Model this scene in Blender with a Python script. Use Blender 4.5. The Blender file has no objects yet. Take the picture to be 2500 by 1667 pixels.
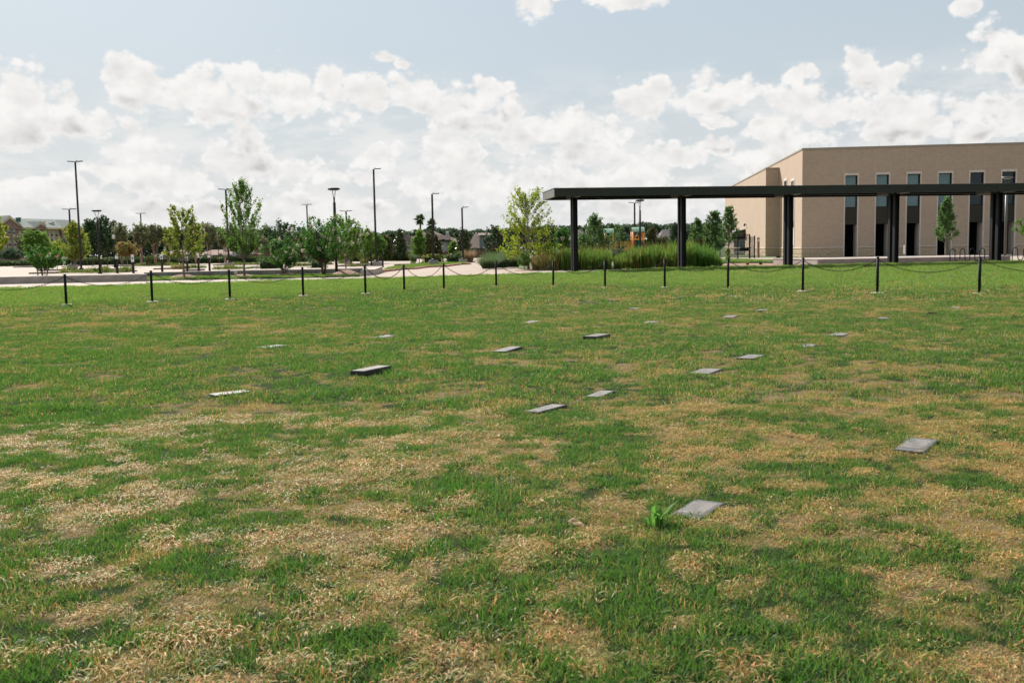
import bpy, math, random
import numpy as np
from mathutils import Vector, Matrix, Euler
random.seed(7); rng = np.random.default_rng(11)
R = math.radians
sc = bpy.context.scene
COL = sc.collection
# ------------------------------------------------------------------ camera
FPX, HC = 2430.0, 1.6
PIT, ROL = R(5.35), R(1.0)
cf = np.array([0, math.cos(PIT), -math.sin(PIT)])
cup = np.array([0, math.sin(PIT), math.cos(PIT)])
cr = math.cos(ROL)*np.array([1., 0, 0]) - math.sin(ROL)*cup
cu = math.sin(ROL)*np.array([1., 0, 0]) + math.cos(ROL)*cup
cam = bpy.data.cameras.new('camera'); co = bpy.data.objects.new('camera', cam); COL.objects.link(co)
m = Matrix.Identity(4)
for i in range(3):
    m[i][0] = cr[i]; m[i][1] = cu[i]; m[i][2] = -cf[i]
m[2][3] = HC
co.matrix_world = m
cam.sensor_width = 36; cam.lens = 36*FPX/2500; cam.clip_start = 0.05; cam.clip_end = 5000
cam.dof.use_dof = True; cam.dof.focus_distance = 11.0; cam.dof.aperture_fstop = 5.6
sc.camera = co
# ------------------------------------------------------------------ exposure
sc.view_settings.view_transform = 'Standard'; sc.view_settings.look = 'None'
sc.view_settings.exposure = 0.6; sc.view_settings.gamma = 1.0
sc.view_settings.use_curve_mapping = False
sc.cycles.max_bounces = 5; sc.cycles.diffuse_bounces = 3; sc.cycles.glossy_bounces = 2; sc.cycles.transmission_bounces = 2
sc.cycles.caustics_reflective = False; sc.cycles.caustics_refractive = False
# ------------------------------------------------------------------ sun
SUN = Vector((-0.68, 1.18, 1.0)).normalized()
sl = bpy.data.lights.new('sun', 'SUN'); sl.energy = 5.0; sl.angle = R(0.6); sl.color = (1.0, 0.93, 0.84)
so = bpy.data.objects.new('sun', sl); COL.objects.link(so)
so.rotation_euler = SUN.to_track_quat('Z', 'Y').to_euler(); so.location = (-60, 60, 90)


def ray(px, py):
    return cf + cr*(px-1250)/FPX - cu*(py-833.5)/FPX

def P(px, py, z=0.0):
    """ground point seen at a place of the photograph"""
    d = ray(px, py); t = (z-HC)/d[2]
    return Vector((d[0]*t, d[1]*t, z))

def atY(px, py, Y):
    d = ray(px, py); t = Y/d[1]
    return Vector((d[0]*t, Y, HC+d[2]*t))

def zat(px, py, p):
    return atY(px, py, p[1]).z

# ------------------------------------------------------------------ world
W = bpy.data.worlds.new('World'); sc.world = W; W.use_nodes = True
W.cycles.sampling_method = 'MANUAL'; W.cycles.sample_map_resolution = 512
nt = W.node_tree; nt.nodes.clear()

class NG:
    """small helper for wiring maths nodes"""
    def __init__(s, nt): s.nt = nt
    def new(s, t, **kw):
        n = s.nt.nodes.new(t)
        for k, v in kw.items(): setattr(n, k, v)
        return n
    def set(s, sock, v):
        if isinstance(v, bpy.types.NodeSocket): s.nt.links.new(v, sock)
        else: sock.default_value = v
    def m(s, op, a, b=None, c=None, clamp=False):
        n = s.new('ShaderNodeMath', operation=op, use_clamp=clamp)
        s.set(n.inputs[0], a)
        if b is not None: s.set(n.inputs[1], b)
        if c is not None: s.set(n.inputs[2], c)
        return n.outputs[0]
    def v(s, op, a, b=None):
        n = s.new('ShaderNodeVectorMath', operation=op)
        s.set(n.inputs[0], a)
        if b is not None: s.set(n.inputs[1], b)
        return n.outputs['Value'] if op in ('LENGTH', 'DOT_PRODUCT', 'DISTANCE') else n.outputs['Vector']
    def sm(s, x, a, b, lo=0.0, hi=1.0):
        n = s.new('ShaderNodeMapRange', interpolation_type='SMOOTHSTEP')
        s.set(n.inputs['Value'], x); n.inputs['From Min'].default_value = a; n.inputs['From Max'].default_value = b
        n.inputs['To Min'].default_value = lo; n.inputs['To Max'].default_value = hi
        return n.outputs[0]
    def noise(s, vec, scale, detail=4, rough=0.5, dist=0.0, color=False):
        n = s.new('ShaderNodeTexNoise'); s.set(n.inputs['Vector'], vec)
        n.inputs['Scale'].default_value = scale; n.inputs['Detail'].default_value = detail
        n.inputs['Roughness'].default_value = rough; n.inputs['Distortion'].default_value = dist
        return n.outputs['Color' if color else 'Fac']
    def mix(s, f, a, b):
        n = s.new('ShaderNodeMix', data_type='RGBA'); s.set(n.inputs[0], f)
        s.set(n.inputs[6], a if isinstance(a, bpy.types.NodeSocket) else (*a, 1)[:4])
        s.set(n.inputs[7], b if isinstance(b, bpy.types.NodeSocket) else (*b, 1)[:4])
        return n.outputs[2]

# cumulus masses: where they stand in the sky (traced from the photograph, kept as azimuth / elevation)
CL = [(50,250,95,80),(10,300,120,70),(150,235,75,55),(215,290,85,42),(330,300,42,32),(270,150,0,0),
 (300,160,52,40),(365,205,85,52),(480,235,110,60),(612,205,66,62),(560,280,130,45),(720,235,110,62),(800,205,55,50),(880,250,110,58),
 (1000,232,105,60),(1120,262,120,60),(1205,218,70,45),(1245,280,60,55),(1150,320,110,38),
 (340,370,72,52),(420,415,95,42),(290,425,100,35),(600,345,80,50),(570,400,140,48),(720,415,95,42),(930,385,78,34),(910,425,80,24),
 (90,470,190,45),(420,500,240,36),(800,510,250,42),(1150,450,150,66),(1110,385,90,62),
 (1300,12,62,42),(1360,-20,80,24),(1530,-8,110,26),(930,143,40,18),(975,158,30,12),
 (1300,330,110,60),(1390,310,95,52),(1470,320,90,60),(1540,270,95,58),(1600,230,55,45),(1420,380,130,42),
 (1728,186,74,38),(1712,250,92,42),(1808,215,75,38),(1957,185,30,26),(1750,290,110,20),
 (2090,150,52,40),(2115,205,85,45),(2196,190,70,36),(1941,262,85,52),(1885,312,110,48),(2030,290,90,52),
 (2196,270,88,52),(2230,325,130,45),(2393,275,80,45),(2475,290,80,55),(2393,335,110,30),
 (2452,100,72,62),(2400,165,72,42),(2500,150,60,80),(2350,21,34,28),(2375,14,24,16),
 (1542,420,140,46),(1649,395,90,45),(1850,380,90,45),(1750,350,80,30),(1350,440,150,40),(1600,500,300,40),(2000,420,200,45)]
g = NG(nt)
tc = g.new('ShaderNodeTexCoord'); D = tc.outputs['Generated']
sp = g.new('ShaderNodeSeparateXYZ'); nt.links.new(D, sp.inputs[0])
az = g.m('ARCTAN2', sp.outputs[0], sp.outputs[1]); el = g.m('ARCSINE', sp.outputs[2])
cb = g.new('ShaderNodeCombineXYZ'); g.set(cb.inputs[0], az); g.set(cb.inputs[1], el); AE = cb.outputs[0]
# wobble so that the ellipses lose their outline
wob = g.v('SCALE', g.v('SUBTRACT', g.noise(AE, 9.0, 3, 0.55, color=True), (0.5, 0.5, 0.5))); wob.node.inputs['Scale'].default_value = 0.055
AEw = g.v('ADD', AE, wob)
def masses(vec, minr, k):
    best = None
    for (cx, cy, rx, ry) in CL:
        if rx < minr: continue
        d = ray(cx, cy); d = d/np.linalg.norm(d); a0 = math.atan2(d[0], d[1]); e0 = math.asin(d[2])
        q = g.v('MULTIPLY', g.v('SUBTRACT', vec, (a0, e0, 0)), (FPX/rx*0.91, FPX/ry*0.87, 0))
        f_ = g.m('SUBTRACT', 1.0, g.v('LENGTH', q))
        best = f_ if best is None else g.m('SMOOTH_MAX', best, f_, k)
    return best
best = masses(AEw, 1, 0.2)
# the same masses felt a little higher up: more cloud above means an underside in shade
above = masses(g.v('ADD', AEw, (-0.008, 0.028, 0)), 50, 0.2)
# elsewhere in the sky: the same kind of cumulus, scattered
gen = g.m('MULTIPLY', g.m('SUBTRACT', g.noise(g.v('MULTIPLY', AE, (1, 1.7, 1)), 3.2, 2, 0.5), 0.52), 5.0)
inview = g.m('MULTIPLY', g.sm(g.m('ABSOLUTE', az), 0.50, 0.62, 1, 0), g.sm(el, 0.26, 0.36, 1, 0))
base = g.m('ADD', g.m('MULTIPLY', best, inview), g.m('MULTIPLY', gen, g.m('SUBTRACT', 1.0, inview)))
base = g.m('MINIMUM', g.m('MAXIMUM', base, -1.0), 0.75)

def puff(vec):
    n1 = g.noise(vec, 24.0, 8, 0.60, 0.15)
    vo = g.new('ShaderNodeTexVoronoi', feature='F1'); g.set(vo.inputs['Vector'], vec)
    vo.inputs['Scale'].default_value = 42.0; vo.inputs['Detail'].default_value = 2.0; vo.inputs['Roughness'].default_value = 0.6
    a = g.m('MULTIPLY', g.m('SUBTRACT', n1, 0.5), 1.7)
    b = g.m('MULTIPLY', g.m('SUBTRACT', 0.42, vo.outputs['Distance']), 0.55)
    return g.m('ADD', a, b)
AEs = g.v('MULTIPLY', AE, (1, 1.25, 1))
p0 = puff(AEs)
p1 = puff(g.v('ADD', AEs, (-0.004, 0.012, 0.0)))
dens = g.m('ADD', base, p0)
mask = g.sm(dens, -0.20, 0.16)
# relief: less cloud on the side towards the sun = lit
rel = g.m('SUBTRACT', p0, p1)
low = g.noise(g.v('MULTIPLY', AE, (1, 1.8, 1)), 11.0, 3, 0.5)
core = g.sm(dens, 0.0, 0.9)
lum = g.m('ADD', 0.985, g.m('MULTIPLY', rel, 0.20))
under = g.m('MULTIPLY', g.sm(g.m('SUBTRACT', above, best), -0.40, 0.25), g.sm(above, -0.25, 0.45))
under = g.m('MULTIPLY', under, inview)
lum = g.m('SUBTRACT', lum, g.m('MULTIPLY', g.m('MULTIPLY', core, under), g.sm(low, 0.25, 0.7, 0.26, 0.50)))
lum = g.m('SUBTRACT', lum, g.m('MULTIPLY', core, g.sm(low, 0.38, 0.66, 0.0, 0.16)))
lum = g.m('MINIMUM', g.m('MAXIMUM', lum, 0.66), 1.03)
cc = g.new('ShaderNodeMix', data_type='RGBA', blend_type='MULTIPLY'); cc.inputs[0].default_value = 1
CLOUD = 6.5
g.set(cc.inputs[6], (1.0*CLOUD, 0.985*CLOUD, 0.965*CLOUD, 1)); 
lc = g.new('ShaderNodeCombineXYZ')
for i in range(3): g.set(lc.inputs[i], lum)
g.set(cc.inputs[7], lc.outputs[0])
sky = g.new('ShaderNodeTexSky', sky_type='NISHITA'); sky.sun_disc = False
sky.sun_elevation = math.asin(SUN.z); sky.sun_rotation = math.atan2(SUN.x, SUN.y); sky.altitude = 20
sky.air_density = 1.0; sky.dust_density = 1.0; sky.ozone_density = 1.0
# thin summer haze in front of the blue
hz = g.sm(el, -0.02, 0.42, 0.94, 0.74)
skyc = g.mix(hz, sky.outputs[0], (0.60*CLOUD, 0.675*CLOUD, 0.725*CLOUD))
skyc = g.mix(g.sm(el, 0.0, 0.20, 0.75, 0.0), skyc, (0.86*CLOUD, 0.86*CLOUD, 0.855*CLOUD))
veil = g.m('MULTIPLY', g.sm(g.noise(g.v('MULTIPLY', AE, (1, 2.6, 1)), 13.0, 7, 0.6, 0.2), 0.42, 0.60), g.sm(el, 0.10, 0.19, 0.65, 0.0))
skyc = g.mix(veil, skyc, (0.96*CLOUD, 0.95*CLOUD, 0.93*CLOUD))
fin = g.mix(g.m('MULTIPLY', mask, g.sm(el, 0.0, 0.06, 0.55, 1.0)), skyc, cc.outputs[2])
bg = g.new('ShaderNodeBackground'); g.set(bg.inputs[0], fin); bg.inputs[1].default_value = 0.093
wo = g.new('ShaderNodeOutputWorld'); nt.links.new(bg.outputs[0], wo.inputs[0])

# ================================================================== materials
MATS = {}
def mat(name, col, rough=0.8, var=0.12, scale=3.0, metal=0.0, spec=0.5, bump=0.0, bscale=30.0, col2=None):
    if name in MATS: return MATS[name]
    M = bpy.data.materials.new(name); M.use_nodes = True; t = M.node_tree; g = NG(t)
    b = t.nodes['Principled BSDF']; c = g.new('ShaderNodeTexCoord'); ob = c.outputs['Object']
    n = g.noise(ob, scale, 5, 0.6)
    c1 = tuple(x*(1-var) for x in col); c2 = col2 or tuple(min(1, x*(1+var)) for x in col)
    t.links.new(g.mix(g.sm(n, 0.3, 0.7), c1, c2), b.inputs['Base Color'])
    b.inputs['Roughness'].default_value = rough; b.inputs['Metallic'].default_value = metal
    b.inputs['Specular IOR Level'].default_value = spec
    if bump:
        bp = g.new('ShaderNodeBump'); bp.inputs['Strength'].default_value = bump; bp.inputs['Distance'].default_value = 0.02
        g.set(bp.inputs['Height'], g.noise(ob, bscale, 5, 0.6)); t.links.new(bp.outputs[0], b.inputs['Normal'])
    MATS[name] = M; return M

def leafmat(name, c1, c2, c3=None, trans=0.4, rough=0.62, f3=0.15):
    """per-leaf colour from the face attribute 'tint'"""
    M = bpy.data.materials.new(name); M.use_nodes = True; t = M.node_tree; g = NG(t)
    b = t.nodes['Principled BSDF']; out = t.nodes['Material Output']
    at = g.new('ShaderNodeAttribute', attribute_name='tint'); T = at.outputs['Fac']
    fr = g.m('FRACT', g.m('MULTIPLY', T, 37.13))
    col = g.mix(g.m('ADD', g.m('MULTIPLY', g.sm(T, 0.12, 0.85), 0.7), g.m('MULTIPLY', fr, 0.3)), c1, c2)
    if c3: col = g.mix(g.m('LESS_THAN', g.m('FRACT', g.m('MULTIPLY', T, 91.7)), f3), col, c3)
    t.links.new(col, b.inputs['Base Color']); b.inputs['Roughness'].default_value = rough
    b.inputs['Specular IOR Level'].default_value = 0.16
    tr = g.new('ShaderNodeBsdfTranslucent'); t.links.new(g.mix(0.35, col, tuple(min(1, x*1.9) for x in c2)), tr.inputs[0])
    mx = g.new('ShaderNodeMixShader'); mx.inputs[0].default_value = trans
    t.links.new(b.outputs[0], mx.inputs[1]); t.links.new(tr.outputs[0], mx.inputs[2]); t.links.new(mx.outputs[0], out.inputs[0])
    MATS[name] = M; return M

black = mat('black_painted_steel', (0.005, 0.006, 0.008), 0.6, 0.2, 4, spec=0.15)
bronze = mat('dark_bronze_metal', (0.026, 0.022, 0.019), 0.6, 0.15, 4, spec=0.25)
canopy_m = mat('canopy_green_grey_metal', (0.036, 0.039, 0.030), 0.55, 0.10, 0.8, spec=0.2)
col_m = mat('column_steel', (0.008, 0.009, 0.011), 0.55, 0.15, 2, spec=0.2)
soffit_m = mat('canopy_deck_metal', (0.012, 0.012, 0.012), 0.7, 0.1, 1, spec=0.1)  # darkened to paint in the shade under the canopy
conc = mat('cast_concrete', (0.30, 0.265, 0.235), 0.9, 0.20, 1.6, bump=0.3)
conc_l = mat('pale_concrete', (0.50, 0.455, 0.41), 0.85, 0.14, 1.5, bump=0.2)
conc_p = mat('pinkish_concrete', (0.36, 0.30, 0.28), 0.85, 0.14, 1.5, bump=0.2)
foot_m = mat('footing_concrete', (0.50, 0.42, 0.35), 0.9, 0.15, 6, bump=0.4)
conc_g = mat('weathered_grey_concrete', (0.15, 0.155, 0.14), 0.9, 0.35, 1.2, bump=0.3)
granite = mat('polished_black_granite', (0.022, 0.023, 0.026), 0.30, 0.35, 60)
gran_top = mat('weathered_granite_face', (0.185, 0.172, 0.160), 0.6, 0.25, 9, spec=0.3, bump=0.1, bscale=200)  # paler than the slab: light on the top put into the colour
gran_pol = mat('granite_border', (0.125, 0.122, 0.122), 0.45, 0.20, 9, spec=0.35)
kerb_red = mat('red_painted_kerb', (0.30, 0.065, 0.045), 0.7, 0.2, 2, col2=(0.42, 0.12, 0.09))
kerb_m = mat('grey_kerb', (0.20, 0.165, 0.135), 0.9, 0.2, 1)
white_p = mat('white_paint', (0.78, 0.77, 0.75), 0.5, 0.04, 2)
blue_p = mat('blue_sign', (0.03, 0.07, 0.28), 0.5, 0.04, 2)
orange_p = mat('orange_plastic', (0.78, 0.27, 0.05), 0.5, 0.08, 1)
yellow_p = mat('yellow_plastic', (0.80, 0.42, 0.08), 0.5, 0.08, 1)
green_p = mat('green_plastic', (0.05, 0.20, 0.13), 0.5, 0.08, 1)
mint_p = mat('mint_plastic_roof', (0.30, 0.44, 0.33), 0.8, 0.10, 1, spec=0.1)
bark = mat('grey_bark', (0.22, 0.18, 0.15), 0.95, 0.3, 6, bump=0.5)
bark_d = mat('brown_bark', (0.10, 0.06, 0.04), 0.95, 0.35, 6, bump=0.5)
bark_p = mat('peeling_pinkish_bark', (0.36, 0.24, 0.18), 0.9, 0.25, 5)
mulch = mat('brown_mulch', (0.27, 0.165, 0.115), 1.0, 0.45, 9, bump=0.8)
stone_m = mat('tan_split_stone', (0.44, 0.34, 0.235), 0.95, 0.20, 2.2, bump=0.9, bscale=9)
trim_m = mat('pale_limestone_trim', (0.58, 0.505, 0.44), 0.8, 0.08, 2)
coping_m = mat('tan_metal_coping', (0.30, 0.25, 0.20), 0.5, 0.06, 1)
spandrel_m = mat('bronze_spandrel_panel', (0.036, 0.031, 0.022), 0.6, 0.08, 1, spec=0.2)
dark_in = mat('doorway_shade', (0.003, 0.004, 0.005), 0.9, 0.2, 2, spec=0.05)  # near black, so the shade of the door recesses is in the colour
rooft_m = mat('flat_roof_membrane', (0.5, 0.48, 0.45), 0.9, 0.1, 1)
frame_m = mat('window_frame_metal', (0.006, 0.007, 0.009), 0.5, 0.1, 2, spec=0.2)
tyre_m = mat('tyre_rubber', (0.015, 0.015, 0.016), 0.9, 0.2, 6)
rim_m = mat('wheel_rim_metal', (0.4, 0.4, 0.41), 0.35, 0.1, 6, metal=0.7)
carw = mat('white_car_paint', (0.72, 0.72, 0.72), 0.25, 0.03, 1)
cars = mat('silver_car_paint', (0.45, 0.46, 0.47), 0.3, 0.03, 1, metal=0.4)
carg = mat('car_glass', (0.012, 0.014, 0.018), 0.08, 0.1, 1)
lamp_r = mat('red_lens', (0.5, 0.02, 0.02), 0.3, 0.1, 2)
h_brick = mat('hotel_purple_brick', (0.29, 0.175, 0.15), 0.9, 0.15, 2)
h_cream = mat('hotel_cream_stucco', (0.66, 0.51, 0.34), 0.9, 0.06, 1)
h_roof = mat('hotel_green_grey_roof', (0.30, 0.32, 0.30), 1.0, 0.12, 1, spec=0.0)
h_roofd = mat('hotel_dark_green_metal', (0.07, 0.14, 0.13), 1.0, 0.1, 1, spec=0.0)
h_win = mat('hotel_window_glass', (0.045, 0.055, 0.065), 0.15, 0.3, 0.5)
h_blind = mat('window_blind_pale', (0.28, 0.30, 0.29), 0.4, 0.2, 0.5)
r_roof = mat('brown_shingle_roof', (0.155, 0.115, 0.095), 0.95, 0.18, 1.5, bump=0.4, bscale=12)
r_roof2 = mat('grey_brown_shingle_roof', (0.145, 0.125, 0.125), 0.95, 0.15, 1.5, bump=0.4, bscale=12)
r_wall = mat('grey_painted_siding', (0.36, 0.335, 0.32), 0.9, 0.06, 1)
r_wall2 = mat('blue_grey_siding', (0.16, 0.165, 0.185), 0.9, 0.08, 1)
brickd = mat('dark_brick_wall', (0.115, 0.065, 0.05), 0.95, 0.25, 3)
rock_m = mat('dark_artificial_rock', (0.025, 0.028, 0.026), 0.9, 0.4, 3, bump=0.8, bscale=6)
palm_bark = mat('palm_trunk', (0.17, 0.11, 0.07), 0.95, 0.3, 6, bump=0.5)
straw_rock = mat('pale_tan_stone', (0.42, 0.27, 0.17), 0.95, 0.25, 14, bump=0.6)

def glass_mat(name, base, r=0.05):
    M = bpy.data.materials.new(name); M.use_nodes = True; b = M.node_tree.nodes['Principled BSDF']
    g = NG(M.node_tree); c = g.new('ShaderNodeTexCoord')
    M.node_tree.links.new(g.mix(g.noise(c.outputs['Object'], 0.35, 2), tuple(x*0.8 for x in base), tuple(x*1.15 for x in base)), b.inputs['Base Color'])
    b.inputs['Roughness'].default_value = r; b.inputs['Specular IOR Level'].default_value = 0.35
    MATS[name] = M; return M
glass_b = glass_mat('teal_window_with_blind', (0.12, 0.20, 0.215), 0.12)
glass_d = glass_mat('dark_teal_window', (0.008, 0.022, 0.030), 0.04)

def block_mat():
    M = bpy.data.materials.new('tan_block_masonry'); M.use_nodes = True; t = M.node_tree; g = NG(t)
    b = t.nodes['Principled BSDF']; c = g.new('ShaderNodeTexCoord'); s = g.new('ShaderNodeSeparateXYZ'); t.links.new(c.outputs['Object'], s.inputs[0])
    xy = g.m('ADD', s.outputs[0], s.outputs[1]); cb = g.new('ShaderNodeCombineXYZ'); g.set(cb.inputs[0], xy); g.set(cb.inputs[1], s.outputs[2])
    br = g.new('ShaderNodeTexBrick'); t.links.new(cb.outputs[0], br.inputs['Vector'])
    br.inputs['Color1'].default_value = (0.43, 0.325, 0.240, 1); br.inputs['Color2'].default_value = (0.385, 0.288, 0.212, 1)
    br.inputs['Mortar'].default_value = (0.47, 0.38, 0.305, 1); br.inputs['Scale'].default_value = 1.0
    br.inputs['Brick Width'].default_value = 0.40; br.inputs['Row Height'].default_value = 0.20; br.inputs['Mortar Size'].default_value = 0.018
    br.inputs['Mortar Smooth'].default_value = 0.3
    n = g.noise(c.outputs['Object'], 0.25, 3); 
    mm = g.new('ShaderNodeMix', data_type='RGBA', blend_type='MULTIPLY'); mm.inputs[0].default_value = 1
    t.links.new(br.outputs['Color'], mm.inputs[6]); t.links.new(g.mix(n, (0.93, 0.92, 0.92), (1.07, 1.06, 1.05)), mm.inputs[7])
    t.links.new(mm.outputs[2], b.inputs['Base Color']); b.inputs['Roughness'].default_value = 0.9
    bp = g.new('ShaderNodeBump'); bp.inputs['Strength'].default_value = 0.5; bp.inputs['Distance'].default_value = 0.01; bp.invert = True
    t.links.new(br.outputs['Fac'], bp.inputs['Height']); t.links.new(bp.outputs[0], b.inputs['Normal'])
    return M
block_m = block_mat()

def paving_mat(name, base, joint, w, h, var=0.08):
    M = bpy.data.materials.new(name); M.use_nodes = True; t = M.node_tree; g = NG(t)
    b = t.nodes['Principled BSDF']; c = g.new('ShaderNodeTexCoord')
    br = g.new('ShaderNodeTexBrick'); t.links.new(c.outputs['Object'], br.inputs['Vector']); br.offset = 0.0
    br.inputs['Color1'].default_value = (*base, 1); br.inputs['Color2'].default_value = (*[x*0.94 for x in base], 1)
    br.inputs['Mortar'].default_value = (*joint, 1); br.inputs['Scale'].default_value = 1.0
    br.inputs['Brick Width'].default_value = w; br.inputs['Row Height'].default_value = h; br.inputs['Mortar Size'].default_value = 0.03
    n = g.noise(c.outputs['Object'], 0.12, 6, 0.65)
    mm = g.new('ShaderNodeMix', data_type='RGBA', blend_type='MULTIPLY'); mm.inputs[0].default_value = 1
    t.links.new(br.outputs['Color'], mm.inputs[6]); t.links.new(g.mix(g.sm(n, 0.3, 0.7), (1-var,)*3, (1+var,)*3), mm.inputs[7])
    t.links.new(mm.outputs[2], b.inputs['Base Color']); b.inputs['Roughness'].default_value = 0.9
    return M
park_m = paving_mat('pale_concrete_paving', (0.34, 0.278, 0.224), (0.27, 0.23, 0.185), 4.5, 4.5)
plaza_m = paving_mat('plaza_paving', (0.36, 0.282, 0.226), (0.30, 0.235, 0.19), 1.5, 1.5, 0.05)
walk_m = paving_mat('walkway_concrete', (0.38, 0.312, 0.258), (0.28, 0.235, 0.20), 1.5, 30, 0.06)

# ================================================================== mesh helpers
class MB:
    def __init__(s): s.v = []; s.f = []; s.mi = []
    def quad(s, a, b, c, d, mi=0):
        n = len(s.v); s.v += [tuple(a), tuple(b), tuple(c), tuple(d)]; s.f.append((n, n+1, n+2, n+3)); s.mi.append(mi)
    def tri(s, a, b, c, mi=0):
        n = len(s.v); s.v += [tuple(a), tuple(b), tuple(c)]; s.f.append((n, n+1, n+2)); s.mi.append(mi)
    def poly(s, pts, mi=0):
        n = len(s.v); s.v += [tuple(p) for p in pts]; s.f.append(tuple(range(n, n+len(pts)))); s.mi.append(mi)
    def box(s, x0, x1, y0, y1, z0, z1, mi=0, bev=0.0):
        if bev:
            b = bev
            L = [[(x0, y0), (x1, y0), (x1, y1), (x0, y1)], [(x0+b, y0+b), (x1-b, y0+b), (x1-b, y1-b), (x0+b, y1-b)]]
            rings = [(L[0], z0), (L[0], z1-b), (L[1], z1)]
            n = len(s.v)
            for l, z in rings: s.v += [(p[0], p[1], z) for p in l]
            for r_ in range(2):
                for i in range(4):
                    j = (i+1) % 4; s.f.append((n+r_*4+i, n+r_*4+j, n+r_*4+4+j, n+r_*4+4+i)); s.mi.append(mi)
            s.f += [(n+3, n+2, n+1, n), (n+8, n+9, n+10, n+11)]; s.mi += [mi, mi]; return s
        n = len(s.v)
        s.v += [(x0,y0,z0),(x1,y0,z0),(x1,y1,z0),(x0,y1,z0),(x0,y0,z1),(x1,y0,z1),(x1,y1,z1),(x0,y1,z1)]
        s.f += [(n+3,n+2,n+1,n),(n+4,n+5,n+6,n+7),(n,n+1,n+5,n+4),(n+1,n+2,n+6,n+5),(n+2,n+3,n+7,n+6),(n+3,n,n+4,n+7)]
        s.mi += [mi]*6; return s
    def prism(s, pts, z0, z1, mi=0):
        """vertical prism over a counter-clockwise outline"""
        n = len(s.v); k = len(pts)
        s.v += [(p[0], p[1], z0) for p in pts]+[(p[0], p[1], z1) for p in pts]
        s.f += [tuple(range(n+k-1, n-1, -1)), tuple(range(n+k, n+2*k))]; s.mi += [mi, mi]
        for i in range(k):
            j = (i+1) % k; s.f.append((n+i, n+j, n+k+j, n+k+i)); s.mi.append(mi)
        return s
    def extr(s, pts, y0, y1, mi=0):
        """outline in x-z pulled along y"""
        n = len(s.v); k = len(pts)
        s.v += [(p[0], y0, p[1]) for p in pts]+[(p[0], y1, p[1]) for p in pts]
        s.f += [tuple(range(n, n+k)), tuple(range(n+2*k-1, n+k-1, -1))]; s.mi += [mi, mi]
        for i in range(k):
            j = (i+1) % k; s.f.append((n+j, n+i, n+k+i, n+k+j)); s.mi.append(mi)
        return s
    def tube(s, pts, rad, n=8, mi=0, cap=True):
        pts = [Vector(p) for p in pts]
        if not hasattr(rad, '__len__'): rad = [rad]*len(pts)
        base = len(s.v); prev = None
        for i, p in enumerate(pts):
            d = (pts[min(i+1, len(pts)-1)]-pts[max(i-1, 0)]).normalized()
            if prev is None:
                a = Vector((1, 0, 0)) if abs(d.x) < 0.9 else Vector((0, 1, 0))
                a = (a-d*a.dot(d)).normalized()
            else: a = (prev-d*prev.dot(d)).normalized()
            prev = a; b = d.cross(a)
            for k in range(n):
                t = 2*math.pi*k/n; q = p+(a*math.cos(t)+b*math.sin(t))*rad[i]; s.v.append(tuple(q))
        for i in range(len(pts)-1):
            for k in range(n):
                j = (k+1) % n; s.f.append((base+i*n+k, base+i*n+j, base+(i+1)*n+j, base+(i+1)*n+k)); s.mi.append(mi)
        if cap:
            s.f.append(tuple(base+k for k in range(n-1, -1, -1))); s.mi.append(mi)
            e = base+(len(pts)-1)*n; s.f.append(tuple(e+k for k in range(n))); s.mi.append(mi)
        return s
    def mesh(s, name, mats, smooth=False):
        me = bpy.data.meshes.new(name); me.from_pydata(s.v, [], s.f)
        for x in (mats if isinstance(mats, (list, tuple)) else [mats]): me.materials.append(x)
        me.polygons.foreach_set('material_index', s.mi)
        if smooth: me.polygons.foreach_set('use_smooth', [True]*len(s.f))
        me.update(); return me
    def build(s, name, mats, parent=None, smooth=False, loc=None, rz=None):
        return link(name, s.mesh(name, mats, smooth), parent, loc, rz)

def link(name, me, parent=None, loc=None, rz=None):
    o = bpy.data.objects.new(name, me); COL.objects.link(o)
    if parent: o.parent = parent
    if loc is not None: o.location = loc
    if rz is not None: o.rotation_euler = (0, 0, rz)
    return o

def tag(o, label=None, cat=None, group=None, kind=None):
    if label: o['label'] = label
    if cat: o['category'] = cat
    if group: o['group'] = group
    if kind: o['kind'] = kind
    return o

def thing(name, label, cat, loc=(0, 0, 0), rz=0, group=None):
    o = bpy.data.objects.new(name, None); COL.objects.link(o); o.empty_display_size = 0.2
    o.location = loc; o.rotation_euler = (0, 0, rz); return tag(o, label, cat, group)

def struct(name, mb, mats, **kw):
    o = mb.build(name, mats, **kw); o['kind'] = 'structure'; return o

def npmesh(name, V, Fc, mats, attrs=None, mi=None, smooth=False):
    """V (n,3), Fc (m,k) -> mesh, quickly"""
    me = bpy.data.meshes.new(name); n, k = Fc.shape
    me.vertices.add(len(V)); me.vertices.foreach_set('co', np.ascontiguousarray(V, np.float32).ravel())
    me.loops.add(n*k); me.loops.foreach_set('vertex_index', np.ascontiguousarray(Fc, np.int32).ravel())
    me.polygons.add(n); me.polygons.foreach_set('loop_start', np.arange(0, n*k, k, dtype=np.int32))
    if smooth: me.polygons.foreach_set('use_smooth', np.ones(n, bool))
    for x in (mats if isinstance(mats, (list, tuple)) else [mats]): me.materials.append(x)
    if mi is not None: me.polygons.foreach_set('material_index', np.ascontiguousarray(mi, np.int32))
    for a, (dom, val) in (attrs or {}).items():
        at = me.attributes.new(a, 'FLOAT', dom); at.data.foreach_set('value', np.ascontiguousarray(val, np.float32))
    me.update(calc_edges=True); return me

def unit(a): return a/np.maximum(np.linalg.norm(a, axis=-1, keepdims=True), 1e-9)

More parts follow.
